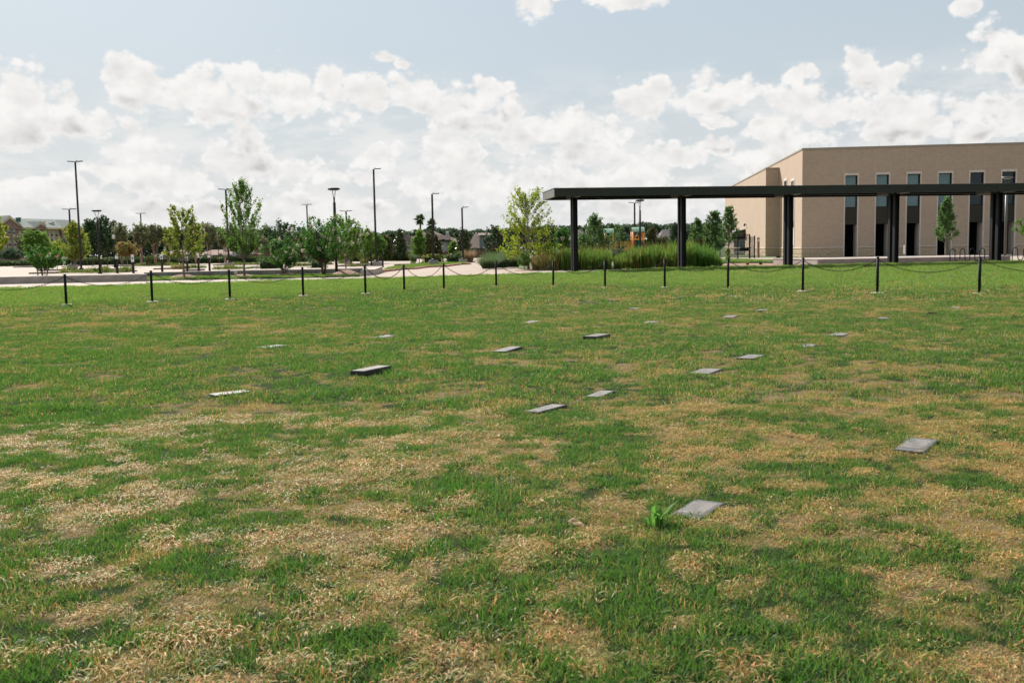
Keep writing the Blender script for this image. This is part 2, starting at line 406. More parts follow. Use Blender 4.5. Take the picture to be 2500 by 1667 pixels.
def leaves_VF(C, size, tint, flat=0.0, r_=None):
    """leaf-shaped quads round centres C"""
    r_ = r_ or rng; n = len(C)
    a = unit(r_.normal(size=(n, 3))); b = r_.normal(size=(n, 3)); b[:, 2] *= (1-flat)
    a[:, 2] *= (1-flat); a = unit(a); b = unit(b - a*(a*b).sum(1, keepdims=True))
    s = (size*r_.uniform(0.6, 1.35, n))[:, None]
    V = np.empty((n, 4, 3)); V[:, 0] = C-a*s*0.5; V[:, 1] = C+b*s*0.33; V[:, 2] = C+a*s*0.5; V[:, 3] = C-b*s*0.33
    Fc = np.arange(n*4).reshape(n, 4)
    return V.reshape(-1, 3), Fc, tint

def blades_VF(B, H, wid, lean, curl=0.5, seg=3, r_=None, az=None):
    """grass blades: base points B (n,3), heights H"""
    r_ = r_ or rng; n = len(B)
    az = r_.uniform(0, 2*np.pi, n) if az is None else az
    d = np.stack([np.cos(az), np.sin(az), np.zeros(n)], 1); w = np.stack([-np.sin(az), np.cos(az), np.zeros(n)], 1)
    tw = r_.uniform(0, 2*np.pi, n)[:, None]; w = unit(w*np.cos(tw)+d*np.sin(tw)*0.7)
    L = r_.uniform(0.2, 1, n)*lean; V = np.empty((n, (seg+1)*2, 3))
    for k in range(seg+1):
        t = k/seg
        off = (L*(t*(1-curl)+curl*t*t))[:, None]*d*H[:, None]
        up_ = (H*(t-0.35*L*L*t*t))[:, None]*np.array([0, 0, 1])
        ww = (wid*(1-t**1.6)*0.5+wid*0.04)[:, None]*w if hasattr(wid, '__len__') else wid*((1-t**1.6)*0.5+0.04)*w
        V[:, 2*k] = B+off+up_-ww; V[:, 2*k+1] = B+off+up_+ww
    base = (np.arange(n)*(seg+1)*2)[:, None]
    Fc = np.concatenate([base+np.array([[2*k, 2*k+1, 2*k+3, 2*k+2]]) for k in range(seg)], 1).reshape(-1, 4)
    return V.reshape(-1, 3), Fc, np.repeat(np.arange(n), seg)

# ================================================================== value noise for the lawn
class VN:
    def __init__(s, seed): s.t = np.random.default_rng(seed).random((256, 256))
    def __call__(s, x, y):
        x = np.asarray(x, float); y = np.asarray(y, float)
        xi = np.floor(x).astype(int); yi = np.floor(y).astype(int); fx = x-xi; fy = y-yi
        fx = fx*fx*(3-2*fx); fy = fy*fy*(3-2*fy); t = s.t
        a = t[xi & 255, yi & 255]; b = t[(xi+1) & 255, yi & 255]; c = t[xi & 255, (yi+1) & 255]; d = t[(xi+1) & 255, (yi+1) & 255]
        return (a*(1-fx)+b*fx)*(1-fy)+(c*(1-fx)+d*fx)*fy
vn = [VN(i) for i in range(9)]
def fbm(x, y, s, o, k=0):
    r_ = 0; a = 1; tot = 0
    for i in range(o):
        r_ = r_+a*vn[(k+i) % 9](x/s+17.3*i+k*5.1, y/s+9.7*i); tot += a; a *= 0.55; s = s*0.5
    return r_/tot

# straw-coloured (+) and green (-) stretches of the lawn: photograph place, half size there, weight
SPOTS = [(430,1170,330,70,.5),(600,1260,220,50,.35),(250,1330,180,45,.35),(780,1400,230,90,.45),(620,1560,300,60,.35),(170,1480,120,60,.4),(2330,1280,200,120,.45),(2380,1500,130,120,.4),
 (1480,1180,300,70,.25),(1650,960,380,60,.35),(1900,1000,300,60,.4),(2150,920,380,60,.4),(1150,900,200,30,.3),(1050,1010,160,40,.25),(560,1000,260,45,.35),(700,810,220,22,.35),(1850,760,420,22,.3),
 (1720,1060,260,50,.3),(2000,1120,220,50,.35),(2350,1010,200,50,.3),(350,790,260,16,.15),(2200,830,250,22,.3),(1250,1130,140,40,.2),(1980,1280,180,60,.25),(1500,1380,200,50,.1),
 (120,1050,220,90,-.4),(250,1190,170,60,-.25),(200,900,260,50,-.3),(900,960,190,45,-.35),(1150,980,180,35,-.3),(1350,1040,180,60,-.3),(1230,1300,180,90,-.35),(1800,1340,170,90,-.45),(1380,1450,220,70,-.35),
 (80,1250,160,60,-.35),(400,1420,200,60,-.25),(850,870,260,30,-.2),(1100,740,500,20,-.3),(1350,920,150,30,-.2),(1800,1000,110,35,-.3),(1820,940,160,25,-.3),(2300,1150,130,60,-.2),(2050,1450,200,110,-.3),(1250,1550,260,80,-.2),(260,1590,200,60,-.3),(1500,1560,200,60,-.2),
 (2150,880,200,20,-.25),(1300,850,230,25,-.25),(650,930,170,30,-.3),(900,1130,160,50,-.2),(480,1300,150,50,-.2),(700,1440,70,30,-.5),(60,740,400,30,-.15),(2050,1040,100,30,-.3)]
SW = []
for (sx, sy, rx, ry, w_) in SPOTS:
    c = P(sx, sy); e1 = P(sx+rx, sy)-c; e2 = P(sx, sy-ry)-c
    SW.append((c.x, c.y, max(e1.length, .05), max(abs(e2.y), .08), w_))
def ss(t): t = np.clip(t, 0, 1); return t*t*(3-2*t)
def dryness(x, y):
    x = np.asarray(x, float); y = np.asarray(y, float)
    wx = x+0.5*(fbm(x, y, 1.1, 3, 2)-.5)*1.6; wy = y+0.5*(fbm(x, y, 1.1, 3, 4)-.5)*2.4
    d = (fbm(x, y, 0.95, 2, 0)-0.5)*1.1+(fbm(x, y, 0.40, 3, 6)-0.5)*2.2+(fbm(x, y, 0.14, 2, 1)-0.5)*2.8
    d = d+(fbm(x, y, 7.0, 2, 5)-0.5)*0.5-0.21-0.10*ss((y-8)/9)
    for (cx, cy, rx, ry, w_) in SW:
        q = ((wx-cx)/rx)**2+((wy-cy)/ry)**2; d = d+w_*0.85*np.exp(-q*0.9)
    bol = 30+10.5*np.exp(-((x-0.5)/8.5)**2)                # beyond the chain the lawn is lush
    d = d+0.10*np.clip((y-20)/8, 0, 1)-0.80*np.clip((y-bol+1.0)/5.0, 0, 1)
    return 1/(1+np.exp(-3.5*d))*0.95+0.02
EDGE = [(-60, 44.5), (-35, 47.0)]
for q, z in [((0,704),.06),((420,693),.06),((800,683),.06),((1140,672),.07),((1470,663.5),.08)]:
    p = P(*q, z); EDGE.append((p.x, p.y))
EDGE += [(11.0, 64.6), (16.5, 65.2), (26.5, 66.6), (35.0, 67.6), (60.0, 70.5)]
ex = np.array([e[0] for e in EDGE]); ey = np.array([e[1] for e in EDGE])
def edgeY(x): return np.interp(x, ex, ey)
def lawn_z(x, y):
    x = np.asarray(x, float); y = np.asarray(y, float)
    z = 0.05+0.035*(fbm(x, y, 3.2, 3, 3)-.5)+0.02*(fbm(x, y, 0.5, 2, 6)-.5)
    z = z+0.075*ss((x+2)/12)*ss((y-46)/16)+0.012*ss((y-40)/12)
    return z

# ================================================================== ground surfaces
def ground_mat():
    M = bpy.data.materials.new('lawn_thatch'); M.use_nodes = True; t = M.node_tree; g = NG(t)
    b = t.nodes['Principled BSDF']; at = g.new('ShaderNodeAttribute', attribute_name='dry'); c = g.new('ShaderNodeTexCoord')
    n = g.noise(c.outputs['Object'], 9, 6, 0.7); n2 = g.sm(g.noise(c.outputs['Object'], 110, 5, 0.75), 0.36, 0.62)
    f_ = g.m('ADD', at.outputs['Fac'], g.m('MULTIPLY', g.m('SUBTRACT', n, 0.5), 0.9), clamp=True)
    grn = g.mix(n2, (0.020, 0.035, 0.012), (0.060, 0.10, 0.026)); dr = g.mix(n2, (0.14, 0.10, 0.045), (0.46, 0.35, 0.18))
    t.links.new(g.mix(g.sm(f_, 0.25, 0.75), grn, dr), b.inputs['Base Color']); b.inputs['Roughness'].default_value = 1.0
    b.inputs['Specular IOR Level'].default_value = 0.1
    bp = g.new('ShaderNodeBump'); bp.inputs['Strength'].default_value = 0.8; bp.inputs['Distance'].default_value = 0.03
    g.set(bp.inputs['Height'], n2); t.links.new(bp.outputs[0], b.inputs['Normal'])
    return M
gm = ground_mat()
soil = mat('far_grass_ground', (0.075, 0.115, 0.035), 1.0, 0.4, 0.15)
mb = MB(); mb.quad((-1500, -300, -0.03), (1500, -300, -0.03), (1500, 2500, -0.03), (-1500, 2500, -0.03)); struct('ground', mb, soil)
xs = np.sinh(np.linspace(-4.2, 4.2, 260))/np.sinh(4.2)*60
ys = np.concatenate([np.linspace(-14, 2, 12)[:-1], 2+np.linspace(0, 1, 230)**2.0*1.0*1])
tt = np.concatenate([np.linspace(-0.25, 0.0, 8)[:-1], np.linspace(0, 1, 250)**1.9])
XX = np.repeat(xs[:, None], len(tt), 1); E_ = edgeY(XX)
YY = np.where(tt[None, :] < 0, tt[None, :]*60+2, 2+tt[None, :]*(E_-2))
ZZ = lawn_z(XX, YY); ZZ[:, -1] = -0.02; ZZ[:, -2] = ZZ[:, -2]*0.9
V = np.stack([XX, YY, ZZ], 2).reshape(-1, 3); nx_, ny_ = XX.shape
I = (np.arange(nx_-1)[:, None]*ny_+np.arange(ny_-1)[None, :]).reshape(-1)
Fc = np.stack([I, I+ny_, I+ny_+1, I+1], 1)
me = npmesh('lawn', V, Fc, gm, {'dry': ('POINT', dryness(V[:, 0], V[:, 1]))}, smooth=True)
lawn = link('lawn', me); lawn['kind'] = 'structure'

def sheet(name, pts, z, m_, kind='structure'):
    mb = MB(); mb.poly([(p[0], p[1], z) for p in pts]); o = mb.build(name, m_); o['kind'] = kind; return o
def XY(px, py): p = P(px, py); return (p.x, p.y)
# car park, plaza and paths
sheet('car_park', [(-170, 42), (-2.5, 52), (2.2, 66), XY(1262, 656), XY(1258, 640), (8, 190), (-170, 205)][:7], 0.0, park_m)
sheet('plaza', [XY(880, 680), (3.0, 55), XY(1404, 662), XY(1290, 659.5), XY(1240, 655), XY(1180, 658), XY(1160, 655.5), XY(1156, 645), XY(1130, 647.2), XY(1092, 652.3), XY(1047, 654.4), XY(1019, 658.3), XY(973, 661.6), XY(933, 666)], 0.006, plaza_m)
wk = [(-60, 50.5)]+[XY(0, 694), XY(180, 690.5), XY(360, 687), XY(420, 685), XY(600, 681.6), XY(800, 678.3), XY(884, 676)]
sheet('walkway', [(-60, 41)]+[(p.x, p.y) for p in [P(0, 712), P(420, 702), P(800, 690), P(905, 688)]]+wk[::-1], 0.009, walk_m)
sheet('canopy_walkway', [(1.0, 60.5), (33.5, 64.5), (60, 68.0), (60, 73.0), XY(1935, 648.4), XY(1760, 652.4), XY(1500, 658.2), XY(1404, 660.5), XY(1290, 659.8)], 0.012, walk_m)
# right-hand surfaces towards the school
sheet('mulch_bed', [XY(1500, 658.6), XY(1762, 652.6), XY(1936, 648.5), XY(1936, 641.8), XY(1755, 643.6), XY(1560, 650)], 0.016, mulch)
sheet('reed_ground', [XY(1290, 659.7), XY(1404, 660.3), XY(1500, 658.4), XY(1560, 650), XY(1755, 643.2), XY(1755, 640), (5, 110), XY(1280, 650)], 0.014, mat('damp_soil', (0.10, 0.085, 0.05), 1, 0.4, 1.0))
sheet('school_forecourt', [XY(1700, 634.5), XY(1940, 633.2), XY(1940, 648.4), XY(2510, 637), (75, 70), (75, 108), (30, 109.5), XY(1700, 627)], 0.004, walk_m)
grass_strips = []
def grass_sheet(name, pts, z):
    """small lawns built like the big one, with the lush colour"""
    pts = [(p[0], p[1]) for p in pts]; mb = MB(); mb.prism(pts, -0.02, z); me = mb.mesh(name, gm)
    at = me.attributes.new('dry', 'FLOAT', 'POINT'); at.data.foreach_set('value', [0.08]*len(me.vertices))
    o = link(name, me); o['kind'] = 'structure'; grass_strips.append((pts, z)); return o
grass_sheet('verge', [XY(358, 686.5), XY(420, 684.5), XY(600, 681.3), XY(800, 677.8), XY(878, 675.6), XY(878, 670), XY(800, 670.5), XY(622, 674), XY(358, 678)], 0.05)
grass_sheet('median', [XY(934, 663.2), XY(973, 659), XY(1019, 655.9), XY(1047, 652), XY(1092, 649.8), XY(1130, 645.2), XY(1140, 642), XY(1060, 641.8), XY(1010, 645), XY(950, 654)], 0.06)
grass_sheet('school_lawn', [XY(1757, 643), XY(1800, 642.2), XY(1917, 640.6), XY(1917, 638.5), XY(1860, 636), XY(1800, 633.6), XY(1757, 634)], 0.05)
# ================================================================== grass
LUSH = (0.060, 0.135, 0.028); 
def grass_mat():
    M = bpy.data.materials.new('grass_blades'); M.use_nodes = True; t = M.node_tree; g = NG(t)
    b = t.nodes['Principled BSDF']; out = t.nodes['Material Output']
    dry = g.new('ShaderNodeAttribute', attribute_name='dry', attribute_type='INSTANCER').outputs['Fac']
    lush = g.new('ShaderNodeAttribute', attribute_name='lush', attribute_type='INSTANCER').outputs['Fac']
    r1 = g.new('ShaderNodeAttribute', attribute_name='tint').outputs['Fac']
    geo = g.new('ShaderNodeNewGeometry')
    fine = g.noise(geo.outputs['Position'], 7.0, 3, 0.6)
    d2 = g.m('ADD', g.m('MULTIPLY', dry, 0.92), g.m('MULTIPLY', g.m('SUBTRACT', fine, 0.5), 0.6))
    isdry = g.sm(g.m('SUBTRACT', d2, r1), -0.05, 0.05)
    r2 = g.m('FRACT', g.m('MULTIPLY', r1, 13.7)); r3 = g.m('FRACT', g.m('MULTIPLY', r1, 57.1))
    big = g.noise(geo.outputs['Position'], 0.45, 3, 0.5)
    g1 = g.mix(r2, (0.030, 0.082, 0.032), (0.084, 0.182, 0.052)); g1 = g.mix(g.sm(r3, 0.80, 0.95), g1, (0.17, 0.24, 0.04))
    g1 = g.mix(g.m('MULTIPLY', g.sm(dry, 0.15, 0.6), g.sm(r3, 0.2, 0.5)), g1, (0.20, 0.24, 0.055))
    g1 = g.mix(g.sm(big, 0.35, 0.65, 0, 0.45), g1, (0.118, 0.188, 0.040))
    g1 = g.mix(g.m('MULTIPLY', lush, 0.7), g1, (0.165, 0.275, 0.060))
    s1 = g.mix(r2, (0.56, 0.36, 0.15), (0.70, 0.54, 0.28)); s1 = g.mix(g.sm(r3, 0.66, 0.72), s1, (0.48, 0.24, 0.09))
    s1 = g.mix(g.sm(r3, 0.34, 0.28), s1, (0.33, 0.36, 0.085))
    col = g.mix(isdry, g1, s1)
    yg = g.m('MULTIPLY', g.sm(g.m('ABSOLUTE', g.m('SUBTRACT', d2, r1)), 0.20, 0.06), 0.55)
    col = g.mix(yg, col, (0.38, 0.37, 0.09))
    mot = g.m('ADD', g.m('MULTIPLY', g.noise(geo.outputs['Position'], 2.2, 4, 0.65), 0.9), g.m('MULTIPLY', r3, 0.35))
    vm = g.new('ShaderNodeMix', data_type='RGBA', blend_type='MULTIPLY'); vm.inputs[0].default_value = 1
    g.set(vm.inputs[6], col); g.set(vm.inputs[7], g.mix(g.sm(mot, 0.35, 0.9), (0.62, 0.66, 0.62), (1.35, 1.28, 1.2))); col = vm.outputs[2]
    t.links.new(col, b.inputs['Base Color']); b.inputs['Roughness'].default_value = 0.55; b.inputs['Specular IOR Level'].default_value = 0.22
    tr = g.new('ShaderNodeBsdfTranslucent')
    t.links.new(g.mix(isdry, g.mix(lush, (0.11, 0.28, 0.035), (0.24, 0.42, 0.06)), s1), tr.inputs[0])
    mx = g.new('ShaderNodeMixShader'); mx.inputs[0].default_value = 0.36
    t.links.new(b.outputs[0], mx.inputs[1]); t.links.new(tr.outputs[0], mx.inputs[2]); t.links.new(mx.outputs[0], out.inputs[0])
    return M
gmat = grass_mat()

def tuft_coll(name, nvar, nb, rad, h, wid, lean, seg):
    c = bpy.data.collections.new(name)
    for k in range(nvar):
        r_ = np.random.default_rng(hash((len(name), k, nb)) % 9999)
        rr = rad*np.sqrt(r_.random(nb))**(1.0); a = r_.uniform(0, 6.28, nb)
        B = np.stack([rr*np.cos(a), rr*np.sin(a), np.full(nb, -0.01)], 1)
        H = h*r_.uniform(0.35, 1.0, nb)**1.1
        V, Fc, own = blades_VF(B, H, wid*r_.uniform(0.7, 1.3, nb), lean, 0.55, seg, r_)
        t_ = r_.random(nb)
        me = npmesh(name, V, Fc, gmat, {'tint': ('FACE', t_[own])})
        o = bpy.data.objects.new('%s_%d' % (name, k), me); c.objects.link(o)
    return c
def litter_coll(name, nvar, nb, rad, L, wid):
    """flat-lying dead blades"""
    c = bpy.data.collections.new(name)
    for k in range(nvar):
        r_ = np.random.default_rng(500+k); rr = rad*np.sqrt(r_.random(nb)); a = r_.uniform(0, 6.28, nb)
        B = np.stack([rr*np.cos(a), rr*np.sin(a), r_.uniform(0.0, 0.018, nb)], 1); az = r_.uniform(0, 6.28, nb)
        d = np.stack([np.cos(az), np.sin(az), r_.uniform(-.15, .35, nb)], 1)*(L*r_.uniform(.4, 1, nb))[:, None]
        w = np.stack([-np.sin(az), np.cos(az), r_.uniform(-.5, .5, nb)], 1)*(wid*r_.uniform(.6, 1.3, nb))[:, None]
        V = np.stack([B-d/2-w*.3, B-d/2+w*.3, B+w*.5, B-w*.5, B+d/2], 1)
        V[:, 2:4, 2] += 0.006
        Fc = np.stack([np.arange(nb)*5, np.arange(nb)*5+1, np.arange(nb)*5+2, np.arange(nb)*5+3], 1)
        F2 = np.stack([np.arange(nb)*5+3, np.arange(nb)*5+2, np.arange(nb)*5+4, np.arange(nb)*5+4], 1)[:, :3]
        V4 = V.reshape(-1, 3)
        # triangles for the tips, quads for the bodies, kept as quads by doubling the tip
        Vt = np.concatenate([V4, V4[F2[:, 2]]+1e-5], 0); F2q = np.concatenate([F2, (len(V4)+np.arange(nb))[:, None]], 1)
        me = npmesh(name, Vt, np.concatenate([Fc, F2q]), gmat, {'tint': ('FACE', np.tile(r_.uniform(0, .99, nb), 2))})
        o = bpy.data.objects.new('%s_%d' % (name, k), me); c.objects.link(o)
    return c

EXCL = []      # (cx, cy, ux, uy, half_len, half_wid) footprints kept free of blades
def free(x, y, mrg=0.0):
    ok = np.ones(len(x), bool)
    for (cx, cy, ux, uy, hl, hw) in EXCL:
        a = (x-cx)*ux+(y-cy)*uy; b = -(x-cx)*uy+(y-cy)*ux
        ok &= ~((np.abs(a) < hl+mrg) & (np.abs(b) < hw+mrg))
    return ok

def scatter_gn(name, coll, pts, rot, scl, dry, lush):
    n = len(pts); me = bpy.data.meshes.new(name); me.vertices.add(n)
    me.vertices.foreach_set('co', np.ascontiguousarray(pts, np.float32).ravel())
    for nm, v in (('dry', dry), ('lush', lush), ('scl', scl)):
        a = me.attributes.new(nm, 'FLOAT', 'POINT'); a.data.foreach_set('value', np.ascontiguousarray(v, np.float32))
    a = me.attributes.new('rot', 'FLOAT_VECTOR', 'POINT'); a.data.foreach_set('vector', np.ascontiguousarray(rot, np.float32).ravel())
    o = link(name, me); tree = bpy.data.node_groups.new(name, 'GeometryNodeTree')
    tree.interface.new_socket('Geometry', in_out='INPUT', socket_type='NodeSocketGeometry')
    tree.interface.new_socket('Geometry', in_out='OUTPUT', socket_type='NodeSocketGeometry')
    N = tree.nodes; L = tree.links
    gi = N.new('NodeGroupInput'); go = N.new('NodeGroupOutput'); ip = N.new('GeometryNodeInstanceOnPoints'); ci = N.new('GeometryNodeCollectionInfo')
    ci.inputs['Collection'].default_value = coll; ci.inputs['Separate Children'].default_value = True; ci.inputs['Reset Children'].default_value = True
    def na(nm, ty):
        q = N.new('GeometryNodeInputNamedAttribute'); q.data_type = ty; q.inputs['Name'].default_value = nm; return q.outputs['Attribute']
    L.new(gi.outputs[0], ip.inputs['Points']); L.new(ci.outputs[0], ip.inputs['Instance']); ip.inputs['Pick Instance'].default_value = True
    L.new(na('rot', 'FLOAT_VECTOR'), ip.inputs['Rotation']); L.new(na('scl', 'FLOAT'), ip.inputs['Scale']); L.new(ip.outputs[0], go.inputs[0])
    mo = o.modifiers.new('scatter', 'NODES'); mo.node_group = tree
    o['kind'] = 'stuff'; return o

def build_grass():
    near = tuft_coll('tuft_near', 8, 36, 0.062, 0.050, 0.0052, 1.05, 2)
    mid = tuft_coll('tuft_mid', 8, 84, 0.16, 0.056, 0.0080, 1.0, 2)
    far = tuft_coll('tuft_far', 6, 120, 0.34, 0.075, 0.016, 0.9, 1)
    lit = litter_coll('dead_blades', 6, 26, 0.07, 0.040, 0.0040)
    def field(y0, y1, dens, slope=0.56, pad=0.6):
        A = slope*(y1*y1-y0*y0)+2*pad*(y1-y0); n = int(A*dens); u_ = rng.random(n)
        y = np.sqrt(y0*y0+u_*(y1*y1-y0*y0)); x = rng.uniform(-1, 1, n)*(slope*y+pad); return x, y
    def go(name, coll, x, y, z, mrg, base, amp, tilt=0.12, litter=False, lushv=None):
        k = free(x, y, mrg); x = x[k]; y = y[k]; z = z[k] if hasattr(z, '__len__') else np.full(len(x), z)
        d = dryness(x, y) if lushv is None else np.full(len(x), 0.06)
        bare = fbm(x, y, 0.6, 4, 7)
        if litter: k = rng.random(len(x)) < np.clip(d*1.3-0.15, 0, 1)
        else: k = rng.random(len(x)) > np.clip((d-.6)*0.5, 0, .2)+np.clip((bare-.56)*5, 0, .75)*(d > .45)
        x = x[k]; y = y[k]; z = z[k]; d = d[k]
        tall = .55*fbm(x, y, 0.45, 2, 1)+.45*fbm(x, y, .13, 1, 4)
        s = base*(1-amp*d)*(0.35+1.35*tall)*rng.uniform(.8, 1.2, len(x))
        bol = 30+10.5*np.exp(-((x-0.5)/8.5)**2); lush = np.clip((y-bol+0.8)/5.0+(fbm(x, y, 1.6, 3, 8)-.5)*.8, 0, 1) if lushv is None else np.full(len(x), lushv)
        rot = np.stack([rng.normal(0, tilt, len(x)), rng.normal(0, tilt, len(x)), rng.uniform(0, 6.28, len(x))], 1)
        return scatter_gn(name, coll, np.stack([x, y, z], 1), rot, s, d, lush*(0.75+.5*fbm(x, y, 2.5, 2, 3)))
    x, y = field(2.6, 9.5, 430); tag(go('grass', near, x, y, lawn_z(x, y), -0.012, 1.0, 0.42), 'nearest lawn grass, green tufts mixed with dry straw', 'grass')
    x, y = field(2.6, 9.5, 260); tag(go('dead_grass', lit, x, y, lawn_z(x, y), 0.01, 1.0, 0.0, 0.1, True), 'flat straw-coloured dead blades lying in the nearest lawn', 'grass')
    x, y = field(9.3, 26, 62); tag(go('grass', mid, x, y, lawn_z(x, y), 0.05, 1.0, 0.42), 'patchy green and tan grass around the grave markers', 'grass')
    x, y = field(25.5, 72, 11, pad=2); k = y < edgeY(x)-0.12; x = x[k]; y = y[k]
    tag(go('grass', far, x, y, lawn_z(x, y)-0.005, 0.14, 1.0, 0.3), 'far lawn grass, bright green beyond the chained posts', 'grass')
    X_, Y_, Z_ = [], [], []
    for pts, z in grass_strips:
        a = np.array(pts); x0, y0 = a.min(0); x1, y1 = a.max(0); n = int((x1-x0)*(y1-y0)*9); x = rng.uniform(x0, x1, n); y = rng.uniform(y0, y1, n)
        ins = np.zeros(n, bool); j = len(a)-1
        for i in range(len(a)):
            c_ = ((a[i, 1] > y) != (a[j, 1] > y)) & (x < (a[j, 0]-a[i, 0])*(y-a[i, 1])/(a[j, 1]-a[i, 1]+1e-12)+a[i, 0]); ins ^= c_; j = i
        X_.append(x[ins]); Y_.append(y[ins]); Z_.append(np.full(ins.sum(), z))
    tag(go('grass', far, np.concatenate(X_), np.concatenate(Y_), np.concatenate(Z_), 0.0, 0.8, 0.3, lushv=0.8), 'short bright grass on the verges beside the car park and school', 'grass')

# ================================================================== grave markers
MK = [  # corners seen in the photograph (left, far-left, right, near-right), rise above the grass, label
 ([(1636.7,1252.7),(1690.3,1222),(1772,1228.4),(1710.7,1266.7)], .004, 'engraved grey grave marker right of the broad-leaved weed, nearest the camera'),
 ([(2178,1097.6),(2218,1070.4),(2293.7,1073.8),(2255.4,1104.4)], .012, 'engraved grey-brown grave marker alone at the far right of the dry grass'),
 ([(505.8,959.3),(598.6,949.8),(614.4,954),(527.4,964.6)], .012, 'pale flat grave marker at left, nearest of the two in that row'),
 ([(862,903),(924,890.8),(953,892.6),(883,907)], .052, 'thick black granite grave marker standing highest above the grass'),
 ([(1278,1002.7),(1347.8,986.6),(1384,988),(1318.4,1006.7)], .016, 'long pale grey grave marker in front of the centre of the lawn'),
 ([(1429.5,966),(1469.7,953),(1497,953.7),(1463,968)], .008, 'small pale grave marker with rounded corner right behind the long one'),
 ([(1427,822.5),(1463,814.7),(1485,817),(1452,824.6)], .042, 'raised grave marker with thin black edge, rightmost of three dark ones'),
 ([(1206,856.8),(1247,844.7),(1271.5,847.4),(1230,858)], .025, 'slightly raised dark-edged grave marker between two black-edged ones')]
MS = [(662,845.5,.62,.012,'thin pale grave marker in the left lawn behind the nearest left one'),(935,820,.55,.006,'faint half-buried grave marker behind the thick black one'),(1296,785.5,.62,.02,'pale grave marker in green grass toward the seventh chained post'),
 (1587,788.7,.62,.02,'bluish grave marker right of the raised black-edged one'),(1550,754,.5,.012,'tiny grave marker sliver below the eleventh post'),(1783,773,.6,.02,'pale blue-grey grave marker below the twelfth post'),(1861,757,.6,.015,'thin pinkish grave marker below the thirteenth post'),
 (2048,815.5,.6,.015,'grey grave marker in the dark grass right of centre'),(1834,871,.6,.025,'tan-grey grave marker in a dry patch at right centre'),(1723,907,.6,.015,'grey grave marker half covered by green grass'),(2156,776,.45,.006,'barely visible grave marker sliver in dry grass below the fourteenth post'),
 (2332,750.5,.5,.012,'thin grave marker below the rightmost post'),(1970,843.6,.5,.004,'buried grave marker almost hidden by grass blades'),(1787,723,.55,.012,'small pale marker just behind the dry grass near the twelfth post'),(1770,1,0,0,'')]
ANG0 = R(60)
def marker(cx, cy, L, Wd, ang, rise, label, eng):
    z = float(lawn_z(cx, cy)); rz = ang
    t = thing('grave_marker', label, 'grave marker', (cx, cy, z), rz, 'flat grave markers in the lawn')
    t.rotation_euler = (R(random.uniform(-1, 1)), R(random.uniform(-1.0, 1.0)), rz)
    top = rise+(0.018 if rise > .04 else .004)
    MB().box(-L/2, L/2, -Wd/2, Wd/2, -0.08, top, bev=0.006).build('slab', granite, t)
    b_ = 0.012
    MB().box(-L/2+b_, L/2-b_, -Wd/2+b_, Wd/2-b_, top-.004, top+0.0015).build('face', gran_top if not eng else gran_pol, t)
    if eng:
        mb = MB().box(-L*.30, L*.36, -Wd*.36, Wd*.38, top, top+0.003); mb.build('inscription_panel', gran_top, t)
        mb = MB(); rr = random.Random(int(cx*100)); k = 0                        # worn, unreadable lettering: raised strokes in lines
        for row in np.linspace(-Wd*.30, Wd*.30, 8):
            x = -L*.27
            while x < L*.30:
                w = rr.uniform(.004, .045)
                if rr.random() < .85: mb.box(x, min(x+w, L*.33), row-.0022, row+.0022, top+.002, top+0.0042)
                x += w+rr.uniform(.003, .01)
        mb.build('lettering', mat('cut_letters', (0.30, 0.28, 0.26), 0.7, 0.2, 20), t)
    EXCL.append((cx, cy, math.cos(rz), math.sin(rz), L/2, Wd/2))
for cs, rise, lab in MK:
    q = [P(a, b, .05+(.018 if rise > .04 else .004)+rise) for a, b in cs]; c = sum(q, Vector())/4
    l1 = ((q[1]-q[0]).length+(q[2]-q[3]).length)/2; w1 = ((q[2]-q[1]).length+(q[3]-q[0]).length)/2
    d = (q[1]-q[0])+(q[2]-q[3]); marker(c.x, c.y, max(l1, .40), max(w1, .17), math.atan2(d.y, d.x), rise, lab, c.y < 8)
for (px, py, L, rise, lab) in MS:
    if L: c = P(px, py, .05+rise*.4); marker(c.x, c.y, L*.92, L*.42, ANG0+R(random.uniform(-4, 4)), rise*.5+.001, lab, False)

# ================================================================== chained posts
BP = [(162.3,744.7,669.6),(372,737.4,661),(561.7,731.4,658.7),(740.5,723.6,652.6),(892.5,718,646.5),(987,709,645.8),(1084,706,643),(1211.6,699.4,638.8),(1351,698.6,637.6),(1477.4,701,635.6),(1623,702.3,632),(1777.4,707,631.5),(1960,711.7,630),(2141.8,716.5,628),(2390.7,717.8,627.5)]
ordn = ['leftmost', 'second from left', 'third from left', 'fourth from left', 'fifth from left', 'sixth from left', 'seventh from left', 'middle', 'ninth from left', 'tenth from left', 'eleventh from left', 'fourth from right', 'third from right', 'second from right', 'rightmost']
where = ['before the pale concrete wall', 'where the wall steps back', 'in front of the tall oval tree', 'left of the white-flowering tree', 'in front of the concrete seat block', 'before the red kerb', 'before the end of the red kerb', 'in front of the feathery grass clump', 'left of the first canopy column', 'before the left reeds', 'before the right reeds', 'below the small oak by the school wing', 'below the school corner', 'between the middle school windows', 'before the bike racks']
bp = []
pm = {}
for i, (px, py, pt) in enumerate(BP):
    p = P(px, py, .055); h = zat(px, pt, p)-.055; bp.append((p, h))
bp = [(Vector((-17.2, 30.6, .055)), 1.02)]+bp+[(Vector((16.9, 27.5, .055)), 1.06)]
